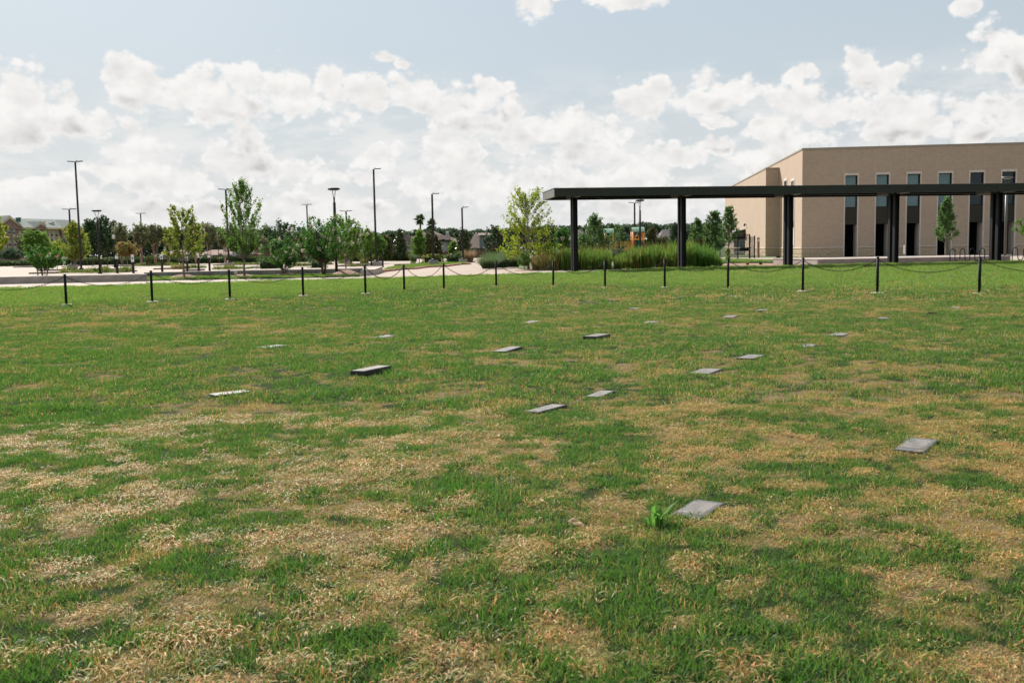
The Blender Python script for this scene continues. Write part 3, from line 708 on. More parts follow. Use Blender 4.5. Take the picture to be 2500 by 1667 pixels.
def post_parts(h, t, foot):
    r_ = .040
    MB().tube([(0, 0, 0), (0, 0, h-.02)], r_, 14).build('post', black, t, True)
    MB().tube([(0, 0, h-.022), (0, 0, h-.012), (0, 0, h-.002), (0, 0, h+.012)], [r_*1.12, r_*1.18, r_*1.05, r_*.5], 14).build('post_cap', black, t, True)
    for s in (-1, 1):
        mb = MB(); mb.tube([(s*(r_+.018+.022*math.cos(a)), 0, h-.10+.026*math.sin(a)) for a in np.linspace(0, 6.28, 9)], .007, 5, cap=False); mb.build('chain_eye', black, t)
    if foot: MB().tube([(0, 0, -.05), (0, 0, .018), (0, 0, .035)], [foot, foot, foot*.86], 20).build('footing', foot_m, t)
for i, (p, h) in enumerate(bp):
    a = bp[max(i-1, 0)][0]; b = bp[min(i+1, len(bp)-1)][0]; rz = math.atan2(b.y-a.y, b.x-a.x)
    z = float(lawn_z(p.x, p.y))
    if 0 < i < 16: lab = 'black chain-fence post, %s, %s' % (ordn[i-1], where[i-1])
    else: lab = 'black chain-fence post just outside the %s edge of the view' % ('left' if i == 0 else 'right')
    t = thing('bollard', lab, 'bollard', (p.x, p.y, z), rz, 'black posts carrying the chain')
    foot = [0, .17, .19, .17, .17, .17, 0, .12, .12, .10, .13, .14, .19, .19, .21, .21, .2][i]
    post_parts(h-(z-.055), t, foot)
    if foot: EXCL.append((p.x, p.y, 1, 0, foot*.8, foot*.8))
SAG = [.36, .30, .33, .36, .34, .40, .42, .42, .42, .38, .34, .32, .32, .30, .33, .36]
for i in range(len(bp)-1):
    (a, ha), (b, hb) = bp[i], bp[i+1]; d = (b-a); d.z = 0; L = d.length; dn = d.normalized()
    p0 = Vector((a.x, a.y, a.z+ha-.115))+dn*.085; p1 = Vector((b.x, b.y, b.z+hb-.115))-dn*.085
    sag = SAG[i]; n = int(L*1.04/.052)
    mb = MB(); side = Vector((-dn.y, dn.x, 0))
    def cp(t): q = p0.lerp(p1, t); q.z -= sag*4*t*(1-t); return q
    for k in range(n):
        t0 = k/n; t1 = (k+1)/n; A = cp(t0); B = cp(t1); ax = (B-A); l = ax.length; ax.normalize(); c = (A+B)/2
        s_ = side if k % 2 else ax.cross(side).normalized()
        hl = l*.66; hw = .019; pts = []
        for q in range(8):
            an = 2*math.pi*q/8; pts.append(c+ax*(hl*math.copysign(abs(math.cos(an))**.6, math.cos(an)))+s_*hw*math.sin(an))
        pts.append(pts[0]); mb.tube(pts, .0054, 4, cap=False)
    nm = where[i-1] if i > 0 else 'at the left edge'
    lab = ('sagging black chain running right from the post %s' % nm) if i else 'sagging black chain leaving the picture at left'
    tag(mb.build('chain', black), lab, 'chain', 'black chains hanging between posts')

# ================================================================== canopy
CY = math.atan2(3.6, 30.9)
c0 = thing('canopy', 'long flat dark green-grey metal canopy on steel columns before the school', 'canopy', (2.78, 62.0, 0), CY)
LEN = 48.0; ZT, ZB = 5.21, 4.72; DEP = 4.9
MB().box(0, LEN, 0, 0.12, ZB, ZT).build('front_fascia', canopy_m, c0)
MB().box(0, LEN, DEP-.12, DEP, ZB, ZT).build('rear_fascia', col_m, c0)  # near-black colour stands in for shade on the canopy's underside
MB().box(-.003, .12, .123, DEP-.123, ZB, ZT).build('end_fascia', mat('sunlit_fascia_metal', (0.16, 0.155, 0.14), 0.4, 0.1, 1), c0)  # paler copy of the canopy metal, sunlight put into its colour
MB().box(.12, LEN, .123, DEP-.123, ZT-.12, ZT-.03).build('roof_deck', soffit_m, c0)
MB().box(-.03, LEN, -.03, DEP+.03, ZT+.003, ZT+.035).build('roof_edge_trim', mat('trim_metal', (0.09, 0.09, 0.08), 0.4, 0.1, 1), c0)
colx = []
for px in (1404, 1668, 1929, 2187, 2438, 2700, 2960):
    d = ray(px, 560); best_ = None
    # meet the column line (front column row 2.2 m behind the fascia)
    cx_, sx_ = math.cos(CY), math.sin(CY); ox, oy = 2.78-sx_*2.2, 62+cx_*2.2
    t_ = (ox*sx_-oy*cx_)/(d[0]*sx_-d[1]*cx_); X_, Y_ = d[0]*t_, d[1]*t_
    colx.append((X_-ox)*cx_+(Y_-oy)*sx_)
for k, x in enumerate(colx):
    if x > LEN: break
    for (y, w) in ((2.2, .30), (2.85, .30)):
        mb = MB(); mb.box(x-w/2, x-w/2+.03, y-.15, y+.15, -.05, ZB+.1); mb.box(x+w/2-.03, x+w/2, y-.15, y+.15, -.05, ZB+.1); mb.box(x-w/2+.03, x+w/2-.03, y-.015, y+.015, -.05, ZB+.1)
        mb.build('column', col_m, c0)
    mb = MB().box(x-.11, x+.11, .125, DEP-.125, ZB+.02, ZB+.33); mb.build('cross_beam', MATS['sunlit_fascia_metal'], c0)  # beams painted paler to carry the sunlight on their left faces
    mb = MB().box(x-.28, x+.28, 1.9, 3.2, -.06, .035); mb.build('base_plate', bronze, c0)
for y in (1.0, 3.1, 4.2):
    MB().box(.13, LEN, y-.05, y+.05, ZB+.335, ZT-.13).build('purlin', soffit_m, c0)
MB().box(.3, LEN-.3, 2.05, 2.35, ZB-.0, ZB+.018).build('long_beam_flange', col_m, c0)

# ================================================================== school
SY = math.atan2(-2.5, 23.4)
SO = Vector((32.35, 111.0, 0)); csy, ssy = math.cos(SY), math.sin(SY)
def to_school(px, py, yl=0.0):
    """local (x, z) on the plane y = yl of the school"""
    d = ray(px, py); ox, oy = SO.x-ssy*yl, SO.y+csy*yl
    t_ = (ox*ssy-oy*csy)/(d[0]*ssy-d[1]*csy); return ((d[0]*t_-ox)*csy+(d[1]*t_-oy)*ssy, HC+d[2]*t_)
def to_side(px, py, xl=0.0):
    d = ray(px, py); ox, oy = SO.x+csy*xl, SO.y+ssy*xl
    # plane x = xl : direction (-ssy, csy)
    t_ = (ox*csy+oy*ssy)/(d[0]*csy+d[1]*ssy); return ((d[0]*t_-ox)*-ssy+(d[1]*t_-oy)*csy, HC+d[2]*t_)
S = thing('school_building', 'tan masonry two-storey school with tall narrow windows behind the canopy', 'building', SO, SY)
ZR = to_school(1962, 362)[1]; ZW = None
x_end = 34.0
bays = []
mat('reveal_stone', (.60, .54, .48), .8, .06, 2)
for a, b in ((2060, 2096), (2135.5, 2172.5), (2211, 2249), (2287, 2326), (2364, 2403.6), (2441.6, 2481)):
    bays.append((to_school(a, 500)[0], to_school(b, 500)[0]))
pitch = bays[5][0]-bays[4][0]; bw = bays[4][1]-bays[4][0]
while bays[-1][1]+pitch < x_end: bays.append((bays[-1][0]+pitch, bays[-1][0]+pitch+bw))
z_sill = to_school(2078, 507.5)[1]; z_top = to_school(2078, 428.5)[1]; z_head = to_school(2078, 423)[1]; z_door = to_school(2078, 548)[1]; z_st = to_school(1975, 604.5)[1]
TH = .45
xs_ = [0]+[v for b in bays for v in b]+[x_end]
for i in range(0, len(xs_)-1, 2):
    x0, x1 = xs_[i], xs_[i+1]
    MB().box(x0, x1, 0, TH, z_st, z_head).build('wall_pier', block_m, S)
MB().box(0, x_end, 0, TH, z_head+.002, ZR-.18).build('upper_wall', block_m, S)
for b in bays:
    for x in b: MB().box(x-.012, x+.012, -.006, .01, z_head+.01, ZR-.2).build('control_joint', mat('joint_sealant', (.50, .42, .34), .8), S)
    x0, x1 = b; e = .13
    MB().box(x0, x0+e, -.03, TH+.1, 0, z_head).build('stone_jamb', trim_m, S)
    MB().box(x1-e, x1, -.03, TH+.1, 0, z_head).build('stone_jamb', trim_m, S)
    MB().box(x0+e, x1-e, -.03, TH+.1, z_top, z_head).build('stone_head', trim_m, S)
    w = MB(); w.box(x0+e, x0+e+.05, .22, .30, z_sill, z_top); w.box(x1-e-.15, x1-e, .16, .30, z_sill, z_top); w.box(x0+e+.05, x1-e-.15, .22, .30, z_sill, z_sill+.08); w.box(x0+e+.05, x1-e-.15, .22, .30, z_top-.08, z_top)
    wo_ = w.build('window', frame_m, S)
    MB().box(x0+e+.05, x1-e-.15, .25, .27, z_sill+.08, z_top-.08).build('pane', glass_d if bays.index(b) in (4, 5) else glass_b, wo_)
    MB().box(x0+e, x1-e, .14, .22, z_door, z_sill-.003).build('spandrel_panel', spandrel_m, S)
    # deep recess below the spandrel: side reveals and a glazed door, shade painted in as near-black
    MB().box(x1-e, x1-e+.1, TH+.1, 1.9, 0, z_door).build('reveal', MATS['reveal_stone'], S)
    MB().box(x0+e-.1, x0+e, TH+.1, 1.9, 0, z_door).build('reveal', MATS['reveal_stone'], S)
    MB().box(x0+e, x1-e, 1.75, 1.9, 0, z_door).build('door', dark_in, S)
    MB().box(x0+e, x1-e, .225, 1.75, z_door, z_door+.1).build('recess_ceiling', dark_in, S)  # ceiling painted near black for the shade in the recess
# stone base of single blocks
def stones(x0, x1, yf, z0, z1, side=None, xl=0):
    z = z0; rr = random.Random(int(x0*77+yf*13)); hs = [.36, .25, .31, .22]; s = (z1-z0)/sum(hs); 
    for hh in hs:
        hh *= s; x = x0
        while x < x1-.02:
            w = min(rr.uniform(.5, 1.0), x1-x)
            if x1-x-w < .25: w = x1-x
            me = STM[rr.randrange(6)]
            o = bpy.data.objects.new('stone', me); COL.objects.link(o); o.parent = S
            pr = rr.uniform(.05, .11)
            if side is None: o.location = (x, yf, z); o.scale = (w-.015, pr, hh-.015)
            else: o.location = (xl, x+w, z); o.rotation_euler = (0, 0, -math.pi/2); o.scale = (w-.015, pr, hh-.015)
            x += w
        z += hh
STM = []
for k in range(6):                      # rough split face: unit box x 0..1, z 0..1, front bulging to -y
    rr = random.Random(k); mb = MB(); nx, nz = 5, 3
    pt = [[(i/nx, -(0.45+.55*rr.random()) if 0 < i < nx and 0 < j < nz else -.25, j/nz) for i in range(nx+1)] for j in range(nz+1)]
    for j in range(nz):
        for i in range(nx): mb.quad(pt[j][i], pt[j][i+1], pt[j+1][i+1], pt[j+1][i])
    mb.quad((0, .3, 0), (0, -.25, 0), (0, -.25, 1), (0, .3, 1)); mb.quad((1, -.25, 0), (1, .3, 0), (1, .3, 1), (1, -.25, 1)); mb.quad((0, -.25, 1), (1, -.25, 1), (1, .3, 1), (0, .3, 1))
    STM.append(mb.mesh('stone', stone_m))
for i in range(0, len(xs_)-1, 2):
    x0, x1 = xs_[i], xs_[i+1]
    MB().box(x0, x1, .02, TH, 0, z_st).build('stone_backing', mat('mortar', (.33, .26, .19), .95), S)
    stones(x0, x1, .02, 0.0, z_st-.10)
    MB().box(x0+.001, x1-.001, -.07, .02, z_st-.09, z_st).build('stone_ledge', trim_m, S)
# left side wall, inner corner and lower wing
yj = to_side(1903.3, 388)[0]; xw = to_school(1870, 410, yj)[0]; zw = to_school(1870, 410, yj)[1]; yw2 = to_side(1770, 453, xw)[0]
MB().box(0, TH, TH, 34, z_st, ZR-.18).build('side_wall', block_m, S)
MB().box(.02, TH, TH, 34, 0, z_st).build('stone_backing', MATS['mortar'], S)
stones(.02, yj, 0, 0.0, z_st-.10, 's', .02)
MB().box(-.07, .02, .0, yj, z_st-.09, z_st).build('stone_ledge', trim_m, S)
MB().box(xw, -.002, yj, yj+.4, z_st, zw-.15).build('wing_front_wall', block_m, S)
MB().box(xw+.02, -.002, yj+.02, yj+.4, 0, z_st).build('stone_backing', MATS['mortar'], S)
stones(xw, -.02, yj+.02, 0, z_st-.10)
MB().box(xw-.07, -.02, yj-.07, yj+.02, z_st-.09, z_st).build('stone_ledge', trim_m, S)
MB().box(xw, xw+.4, yj+.4, yw2, z_st, zw-.15).build('wing_side_wall', block_m, S)
MB().box(xw+.02, xw+.4, yj+.4, yw2, 0, z_st).build('stone_backing', MATS['mortar'], S)
stones(yj+.02, yj+10.5, 0, 0, z_st-.10, 's', xw+.02); stones(yj+16.5, yw2, 0, 0, z_st-.10, 's', xw+.02)
MB().box(xw-.07, xw+.02, yj+.0, yj+10.5, z_st-.09, z_st).build('stone_ledge', trim_m, S)
MB().box(xw-.07, xw+.02, yj+16.5, yw2, z_st-.09, z_st).build('stone_ledge', trim_m, S)
MB().box(TH, x_end, 34, 34.4, 0, ZR-.18).build('rear_wall', block_m, S); MB().box(x_end-.4, x_end, TH, 34, 0, ZR-.18).build('end_wall', block_m, S)
MB().box(.4, x_end-.4, TH, 34, ZR-.9, ZR-.8).build('roof', rooft_m, S); MB().box(xw+.4, -.01, yj+.4, yw2, zw-.7, zw-.6).build('roof', rooft_m, S)
MB().box(-.06, x_end, -.06, TH+.03, ZR-.18, ZR).build('coping', coping_m, S)
MB().box(-.06, TH+.03, TH+.033, 34.4, ZR-.18, ZR).build('coping', coping_m, S)
MB().box(xw-.06, -.01, yj-.06, yj+.43, zw-.15, zw).build('coping', coping_m, S)
MB().box(xw-.06, xw+.43, yj+.433, yw2, zw-.15, zw).build('coping', coping_m, S)
for x in (.8, 8.2, 15.5, 22.5, 29): MB().tube([(x, .2, ZR), (x, .2, ZR+.45)], [.018, .006], 6).build('lightning_rod', rim_m, S)
for y in (6, 12): MB().tube([(.2, y, ZR), (.2, y, ZR+.45)], [.018, .006], 6).build('lightning_rod', rim_m, S)
for y in (6, 14, 22, 30): MB().tube([(xw+.2, yj+y, zw), (xw+.2, yj+y, zw+.45)], [.018, .006], 6).build('lightning_rod', rim_m, S)
# the two tall slots in the side wall
for a, b in ((1914.5, 1922.5), (1931.5, 1941)):
    y1, zt = to_side(a, 438); y0, zt = to_side(b, 434); zb = to_side(a, 557)[1]
    e = .22
    MB().box(-.05, .0, y0, y0+e, z_st+.2, zt).build('stone_jamb', trim_m, S); MB().box(-.05, .0, y1-e, y1, z_st+.2, zt).build('stone_jamb', trim_m, S)
    MB().box(-.05, .0, y0+e, y1-e, zt-.3, zt).build('stone_head', trim_m, S); MB().box(-.045, .0, y0+e, y1-e, z_st+.2, zb).build('trim_panel', trim_m, S)
    wo_ = MB().box(-.02, .0, y0+e, y1-e, zb, zt-.3).build('window', frame_m, S)
    MB().box(-.026, -.02, y0+e+.08, y1-e-.08, zb+.1, zt-.4).build('pane', glass_d, wo_)
# wing entrance: painted recess shade, door, awning, wall lamp
yd0 = to_side(1819.5, 600, xw)[0]; yd1 = to_side(1792, 600, xw)[0]; zd = to_side(1819, 566, xw)[1]
MB().box(xw-.012, xw-.002, yd0, yd1, 0, zd).build('recess_shade_sheet', dark_in, S)  # flat near-black sheet painted in for the shade of the entrance
dr = MB().box(xw-.05, xw-.014, yd0+.3, (yd0+yd1)/2, 0, zd-1.0).build('door', spandrel_m, S)
MB().box(xw-.057, xw-.051, yd0+.6, (yd0+yd1)/2-.3, .3, zd-1.3).build('pane', glass_d, dr)
MB().box(xw-.10, xw-.052, yd0+.42, yd0+.5, 1.0, 1.5).build('handle', rim_m, dr)
dr = MB().box(xw-.05, xw-.014, (yd0+yd1)/2+.06, yd1-.3, 0, zd-1.0).build('door', spandrel_m, S)
MB().box(xw-.057, xw-.051, (yd0+yd1)/2+.36, yd1-.6, .3, zd-1.3).build('pane', glass_d, dr)
MB().extr([(xw-1.1, zd+.1), (xw-.02, zd+.35), (xw-.02, zd+.42), (xw-1.1, zd+.17)], yd0-.3, yd1+.3).build('awning', mat('light_metal', (.35, .36, .38), .4, .1, 1, metal=.3), S)
MB().box(xw-.30, xw-.05, yd0+.1, yd1-.1, zd-.65, zd).build('transom', mat('brown_panel', (.13, .07, .045), .7), S)
MB().tube([(xw, yd0-1.2, zd+1.0), (xw-.25, yd0-1.2, zd+1.1), (xw-.3, yd0-1.2, zd+.8)], [.05, .12, .16], 8).build('wall_lamp', frame_m, S)

# forecourt furniture near the wing -------------------------------------------------
q = P(1851, 629.5); zt = zat(1850, 581, q)
t = thing('door_reader_pillar', 'brown pillar with small white card reader beside the gate', 'pillar', (q.x, q.y, 0), R(8))
MB().box(-.12, .12, -.12, .12, 0, zt, bev=.02).build('pillar', mat('brown_post', (.22, .13, .085), .7), t); MB().box(-.07, .07, -.15, -.12, zt-.42, zt-.15).build('card_reader', white_p, t)
MB().box(-.14, .14, -.14, .14, zt+.002, zt+.05).build('cap', coping_m, t)
q = P(1900, 630); t = thing('drain_box', 'small black drain box at the foot of the school corner', 'box', (q.x, q.y, 0), 0)
MB().prism([(-.25, -.15), (.25, -.15), (.25, .15), (-.25, .15)], 0, .12).build('body', black, t); MB().box(-.16, .16, -.1, .1, .12, .17).build('cap', black, t)
q = P(1850, 640.2); tag(MB().box(-1.0, 1.0, -.55, .55, .03, .085, bev=.02).build('utility_cover', conc_l, loc=(q.x, q.y, 0)), 'pale slab cover lying in the strip of grass by the school', 'cover')

# raised concrete platform
a = P(1996, 648); bX = to_school(2425, 640)[0]
t = thing('raised_platform', 'low pinkish concrete platform in front of the school windows', 'platform', (a.x, a.y, 0), R(2.2))
x1 = 13.5
MB().prism([(0, 0), (x1+.5, 0), (x1+.5, 7.2), (-1.0, 7.2), (-.95, 6.9)][:4], 0, .40).build('retaining_wall', conc_p, t)
MB().prism([(-.03, -.03), (x1+.53, -.03), (x1+.53, 7.23), (-1.04, 7.23)], .403, .43).build('coping', mat('platform_coping', (.38, .325, .29), .85, .1, 1.5), t)
q = P(2207, 636); t = thing('white_marker_post', 'short white post on the platform between two dark doors', 'post', (q.x*1.12, q.y*1.12, .43), 0)
MB().tube([(0, 0, 0), (0, 0, .75)], .07, 8).build('post', white_p, t); MB().tube([(0, 0, .75), (0, 0, .80)], [.08, .03], 8).build('cap', white_p, t)

# ================================================================== bike racks
def bike_rack(px0, px1, Y, label, n):
    a = atY(px0, 620, Y); b = atY(px1, 620, Y+.6); L = (b-a).length; d = (b-a); rz = math.atan2(d.y, d.x)
    t = thing('bike_rack', label, 'bike rack', (a.x, a.y, 0.02), rz, 'wave bike racks'); H = 1.0
    pitch_ = L/(n-.5); rr = pitch_/4; pts = [(0, 0, 0)]
    pts.append((0, 0, H-rr))
    for k in range(n):
        x = k*pitch_
        for an in np.linspace(math.pi, 0, 7): pts.append((x+rr*(1+math.cos(an)), 0, H-rr+rr*math.sin(an)*1.05))
        if k < n-1:
            for an in np.linspace(math.pi, 2*math.pi, 7): pts.append((x+2*rr+rr*(1+math.cos(an)), 0, .17+rr+rr*math.sin(an)-.02))
    pts.append((pts[-1][0], 0, 0))
    MB().tube(pts, .030, 8).build('tube', black, t, True)
    for x in (0, pts[-1][0]): MB().tube([(x, 0, 0), (x, 0, .015)], .08, 10).build('foot_plate', black, t)
bike_rack(2319.5, 2428, 68.8, 'black wave-shaped bike rack standing before the raised platform', 5)
bike_rack(2471.5, 2565, 68.8, 'black wave-shaped bike rack cut by the right edge of the picture', 4)

# ================================================================== lamps and poles
def walk_lamp(px, base_y, top_px, top_y, label, dist=None, style=0, col=bronze):
    p = P(px, base_y) if dist is None else atY(px, base_y, dist); p.z = 0; h = zat(top_px, top_y, p)
    t = thing('path_lamp', label, 'lamp post', p, R(5), 'round-top path lamps')
    hs = h-.95
    MB().tube([(0, 0, 0), (0, 0, .12)], .17, 14).build('base_cover', col, t, True)
    MB().tube([(0, 0, .1), (0, 0, hs)], .095, 12).build('pole', col, t, True)
    MB().tube([(0, 0, hs), (0, 0, hs+.35)], .055, 10).build('neck', col, t, True)
    sp_ = .20 if style else .10
    for s in (-1, 1): MB().tube([(s*.04, 0, hs+.3), (s*sp_, 0, h-.10)], .022, 6).build('arm', col, t)
    hd = MB().tube([(0, 0, h-.14), (0, 0, h-.11), (0, 0, h-.02), (0, 0, h+.01)], [.28, .40, .40, .30], 24).build('lamp_head', col, t, True)
    MB().tube([(0, 0, h-.155), (0, 0, h-.142)], .26, 20).build('lens', mat('lamp_lens', (.6, .6, .55), .3), hd)
    return t, p, h
walk_lamp(244.5, 668.5, 237, 513, 'dark round-top path lamp with V bracket before the dark oaks', style=1)
walk_lamp(822, 671.8, 812.5, 459.5, 'dark round-top path lamp beside the white-flowering tree')
walk_lamp(1563, 644, 1557, 488, 'dark lamp pole seen beneath the canopy before the playground', dist=91)
t, p, h = walk_lamp(2453, 636.5, 2463, 432, 'pale round-top path lamp in front of the rightmost dark window', style=1, col=mat('grey_brown_metal', (.11, .10, .085), .45))
MB().box(-.26, .26, -.26, .26, -.02, .10, bev=.02).build('plinth', conc_l, t)

def park_pole(px, base_y, top_px, top_y, heads, plinth, label):
    p = P(px, base_y); p.z = 0; h = zat(top_px, top_y, p)
    t = thing('parking_lot_light', label, 'light pole', p, 0, 'tall car park light poles')
    if plinth: MB().tube([(0, 0, -.02), (0, 0, plinth-.03), (0, 0, plinth)], [plinth_r, plinth_r, plinth_r-.04], 20).build('plinth', conc, t)
    MB().tube([(0, 0, plinth), (0, 0, plinth+.12), (0, 0, plinth+.16)], [.28, .26, .13], 4).build('base_cover', bronze, t)
    MB().tube([(0, 0, plinth+.1), (0, 0, h)], [.115, .095], 4).build('pole', bronze, t)
    for s in heads:
        hd = MB().box(min(s*.1, s*.74), max(s*.1, s*.74), -.17, .17, -.02, .05, bev=.015).build('lamp_head', bronze, t)
        hd.location = (0, 0, h); hd.rotation_euler = (0, R(-3*s), 0)
    MB().tube([(0.12*(heads[0] if len(heads) == 1 else 1), 0, h+.03), (0.12, 0, h+.16)], .045, 8).build('sensor', bronze, t)
plinth_r = .55
park_pole(199, 663, 179, 395.5, (-1, 1), .22, 'tall twin-head light pole rising over the yellow-green tree')
park_pole(177.5, 660.5, 168, 511.5, (-1, 1), .62, 'distant twin-head light pole right of the hotel gable')
plinth_r = .42
park_pole(349.5, 646.5, 341.7, 521.5, (-1, 1), .35, 'thin twin-head light pole among the tan crape myrtles')
plinth_r = .5
park_pole(559.5, 655.5, 549, 463, (-1, 1), .62, 'twin-head light pole left of the tall oval tree')
plinth_r = .4
park_pole(754, 641, 749, 500, (-1, 1), .0, 'thin twin-head light pole left of the white-flowering tree')
park_pole(849, 645.5, 843.6, 516, (-1, 1), .55, 'thin twin-head light pole behind the white-flowering tree')
plinth_r = .62
park_pole(919, 649.3, 912.6, 413.5, (1,), .45, 'tallest single-head light pole near the concrete seat block')
plinth_r = .5
park_pole(1059, 647.3, 1051.5, 474, (1,), .50, 'single-head light pole in front of the grey house')
park_pole(1130.8, 641.5, 1127.8, 507, (1,), .42, 'single-head light pole beside the dark conical magnolia')
park_pole(1550, 633, 1545.5, 495.5, (-1, 1), .0, 'distant twin-head light pole seen beneath the canopy')

# sign posts
def sign_post(px, base_y, s0, s1, label, tall=False, blue=True, wsc=1.0):
    p = P(px, base_y); p.z = 0; zt = zat(px-1, s0, p); zb = zat(px-1, s1, p)
    t = thing('accessible_parking_sign', label, 'sign', p, R(6), 'accessible parking signs at the car park')
    MB().box(-.085, .085, -.085, .085, 0, zt-.02).build('post', bronze, t)
    MB().box(-.125*wsc, .125*wsc, -.115, -.09, zb, zt).build('sign_panel', white_p, t)
    if blue:
        c = zb+(zt-zb)*(.38 if not tall else .5); MB().box(-.075, .075, -.121, -.116, c-.10, c+.10).build('symbol_field', blue_p, t)
        mb = MB(); mb.tube([(.03*math.cos(a)-.005, -.124, c-.035+.035*math.sin(a)) for a in np.linspace(-2.6, 1.2, 9)], .007, 4)
        mb.tube([(-.012, -.124, c+.045), (-.008, -.124, c), (.025, -.124, c), (.04, -.124, c-.05)], .009, 4); mb.box(-.025, .0, -.126, -.121, c+.055, c+.08); mb.build('wheelchair_symbol', white_p, t)
sign_post(287, 667.5, 624.6, 632, 'dark post with short white sign right of the first path lamp', blue=False)
sign_post(326, 667.3, 621.6, 639.4, 'tall white accessible parking sign below the orange-brown bush', True)
sign_post(396.5, 666, 621.2, 633.2, 'white accessible parking sign standing right before the multi-stem trees')
sign_post(458, 663.5, 626, 637, 'white accessible parking sign behind the left young maple')
sign_post(485.5, 662, 623.5, 629, 'dark post with small white plate right of the left young maple', blue=False)
sign_post(512, 661.6, 623.5, 629, 'dark post with small white plate left of the tall oval tree', blue=False)
sign_post(247, 655, 627, 632, 'small white plate on a post just behind the first path lamp', blue=False)
for px, b, tp, w in ((857.5, 650.5, 612.6, 'leftmost of four slender dark posts by the flowering trees'), (891.5, 648, 613.4, 'slender dark post directly behind the chained post'), (906.5, 649.7, 615, 'slender dark post left of the tallest light pole'), (935, 652.8, 613.8, 'slender dark post right of the tallest light pole')):
    p = P(px, b); p.z = 0; h = zat(px, tp, p); t = thing('dark_post', w, 'post', p, 0, 'slender dark posts at the car park')
    MB().box(-.07, .07, -.07, .07, 0, h).build('post', bronze, t); MB().box(-.08, .08, -.08, .08, h, h+.03).build('cap', bronze, t)
# far stop sign seen from its back
p = atY(1190, 629, 172); p.z = 0; t = thing('stop_sign', 'back of a grey octagonal road sign before the second house', 'sign', p, 0)
zc = zat(1190, 609.5, p); MB().tube([(0, 0, 0), (0, 0, zc+.2)], .045, 6).build('post', rim_m, t)
MB().tube([(0, -.02, zc), (0, .0, zc)], .30, 8).build('sign_plate', mat('sign_back', (.42, .40, .38), .5), t)
# old street lamp with a pale globe
p = P(280.5, 634.5); p = atY(280.5, 640, 125); p.z = 0; h = zat(278, 572, p); t = thing('globe_street_lamp', 'old street lamp with pale globe before the tan crape myrtle', 'lamp post', p, 0)
MB().tube([(0, 0, 0), (0, 0, .5), (0, 0, .55), (0, 0, h-.6)], [.16, .14, .08, .06], 10).build('pole', black, t, True)
MB().tube([(0, 0, h-.6), (0, 0, h-.45), (0, 0, h-.2), (0, 0, h-.05)], [.10, .20, .20, .08], 12).build('globe', mat('globe_glass', (.55, .55, .5), .3), t, True)
MB().tube([(0, 0, h-.05), (0, 0, h+.12)], [.06, .01], 8).build('finial', black, t)

# ================================================================== walls, seat block and kerbs
def wall_between(name, pts, h, th, m_, label, cat='wall'):
    """low wall whose face follows ground points"""
    t = thing(name, label, cat, pts[0])
    for i in range(len(pts)-1):
        a, b = pts[i], pts[i+1]; d = b-a; L = d.length; rz = math.atan2(d.y, d.x)
        o = MB().box(0, L-.006, 0, th, -.02, h-.04).build('wall_section', m_, t); o.location = a-pts[0]; o.rotation_euler = (0, 0, rz)
        o = MB().box(0, L-.003, -.012, th+.012, h-.037, h, bev=.012).build('wall_top', conc_l, t); o.location = a-pts[0]; o.rotation_euler = (0, 0, rz)
    return t
pA = [Vector((-62, 51.5, 0)), P(-2, 694.6), P(178, 690.7), P(356, 687)]
hA = zat(178, 672.5, pA[2])
wall_between('low_concrete_wall', pA, hA, .45, conc, 'long stained low concrete wall at left along the walkway')
pB = [P(352, 677.8), P(500, 674.5), P(622, 671.8), P(790, 669), P(886, 667)]
hB = zat(622, 659.5, pB[2])
wall_between('grey_concrete_wall', pB, hB, .35, conc_g, 'darker weathered grey wall behind the mulched trees')
q = P(577, 673); t = thing('electrical_box', 'small grey electrical box fixed on the darker wall', 'box', (q.x, q.y-.12, .12), R(5)); MB().box(-.12, .12, -.0, .1, 0, .24, bev=.01).build('body', rim_m, t); MB().box(-.09, .09, -.012, 0, .03, .2).build('cover', rim_m, t)
a = P(880.4, 673.6); b = P(914.9, 671.6); c = P(934.3, 664.8); d_ = P(893, 662.5)
t = thing('concrete_seat_block', 'thick pale concrete seat block at the end of the wall', 'bench', a); hS = zat(914.9, 657, b)
pl = [(v.x-a.x, v.y-a.y) for v in (a, b, c, Vector((a.x+.25, c.y-.3, 0)))]
MB().prism(pl, -.01, hS-.03).build('block', mat('seat_concrete', (.40, .34, .30), .85, .1, 1.5, bump=.2), t)
cx_ = sum(p_[0] for p_ in pl)/4; cy_ = sum(p_[1] for p_ in pl)/4
MB().prism([(cx_+(p_[0]-cx_)*.985, cy_+(p_[1]-cy_)*.995) for p_ in pl], hS-.029, hS).build('top', conc_l, t)
e1 = Vector((pl[2][0]-pl[1][0], pl[2][1]-pl[1][1], 0)); o = MB().box(-.18, .18, -.02, 0.0, -.1, .1).build('outlet_plate', rim_m, t); o.location = (pl[1][0]+e1.x*.42, pl[1][1]+e1.y*.42, hS*.5); o.rotation_euler = (0, 0, math.atan2(e1.y, e1.x))

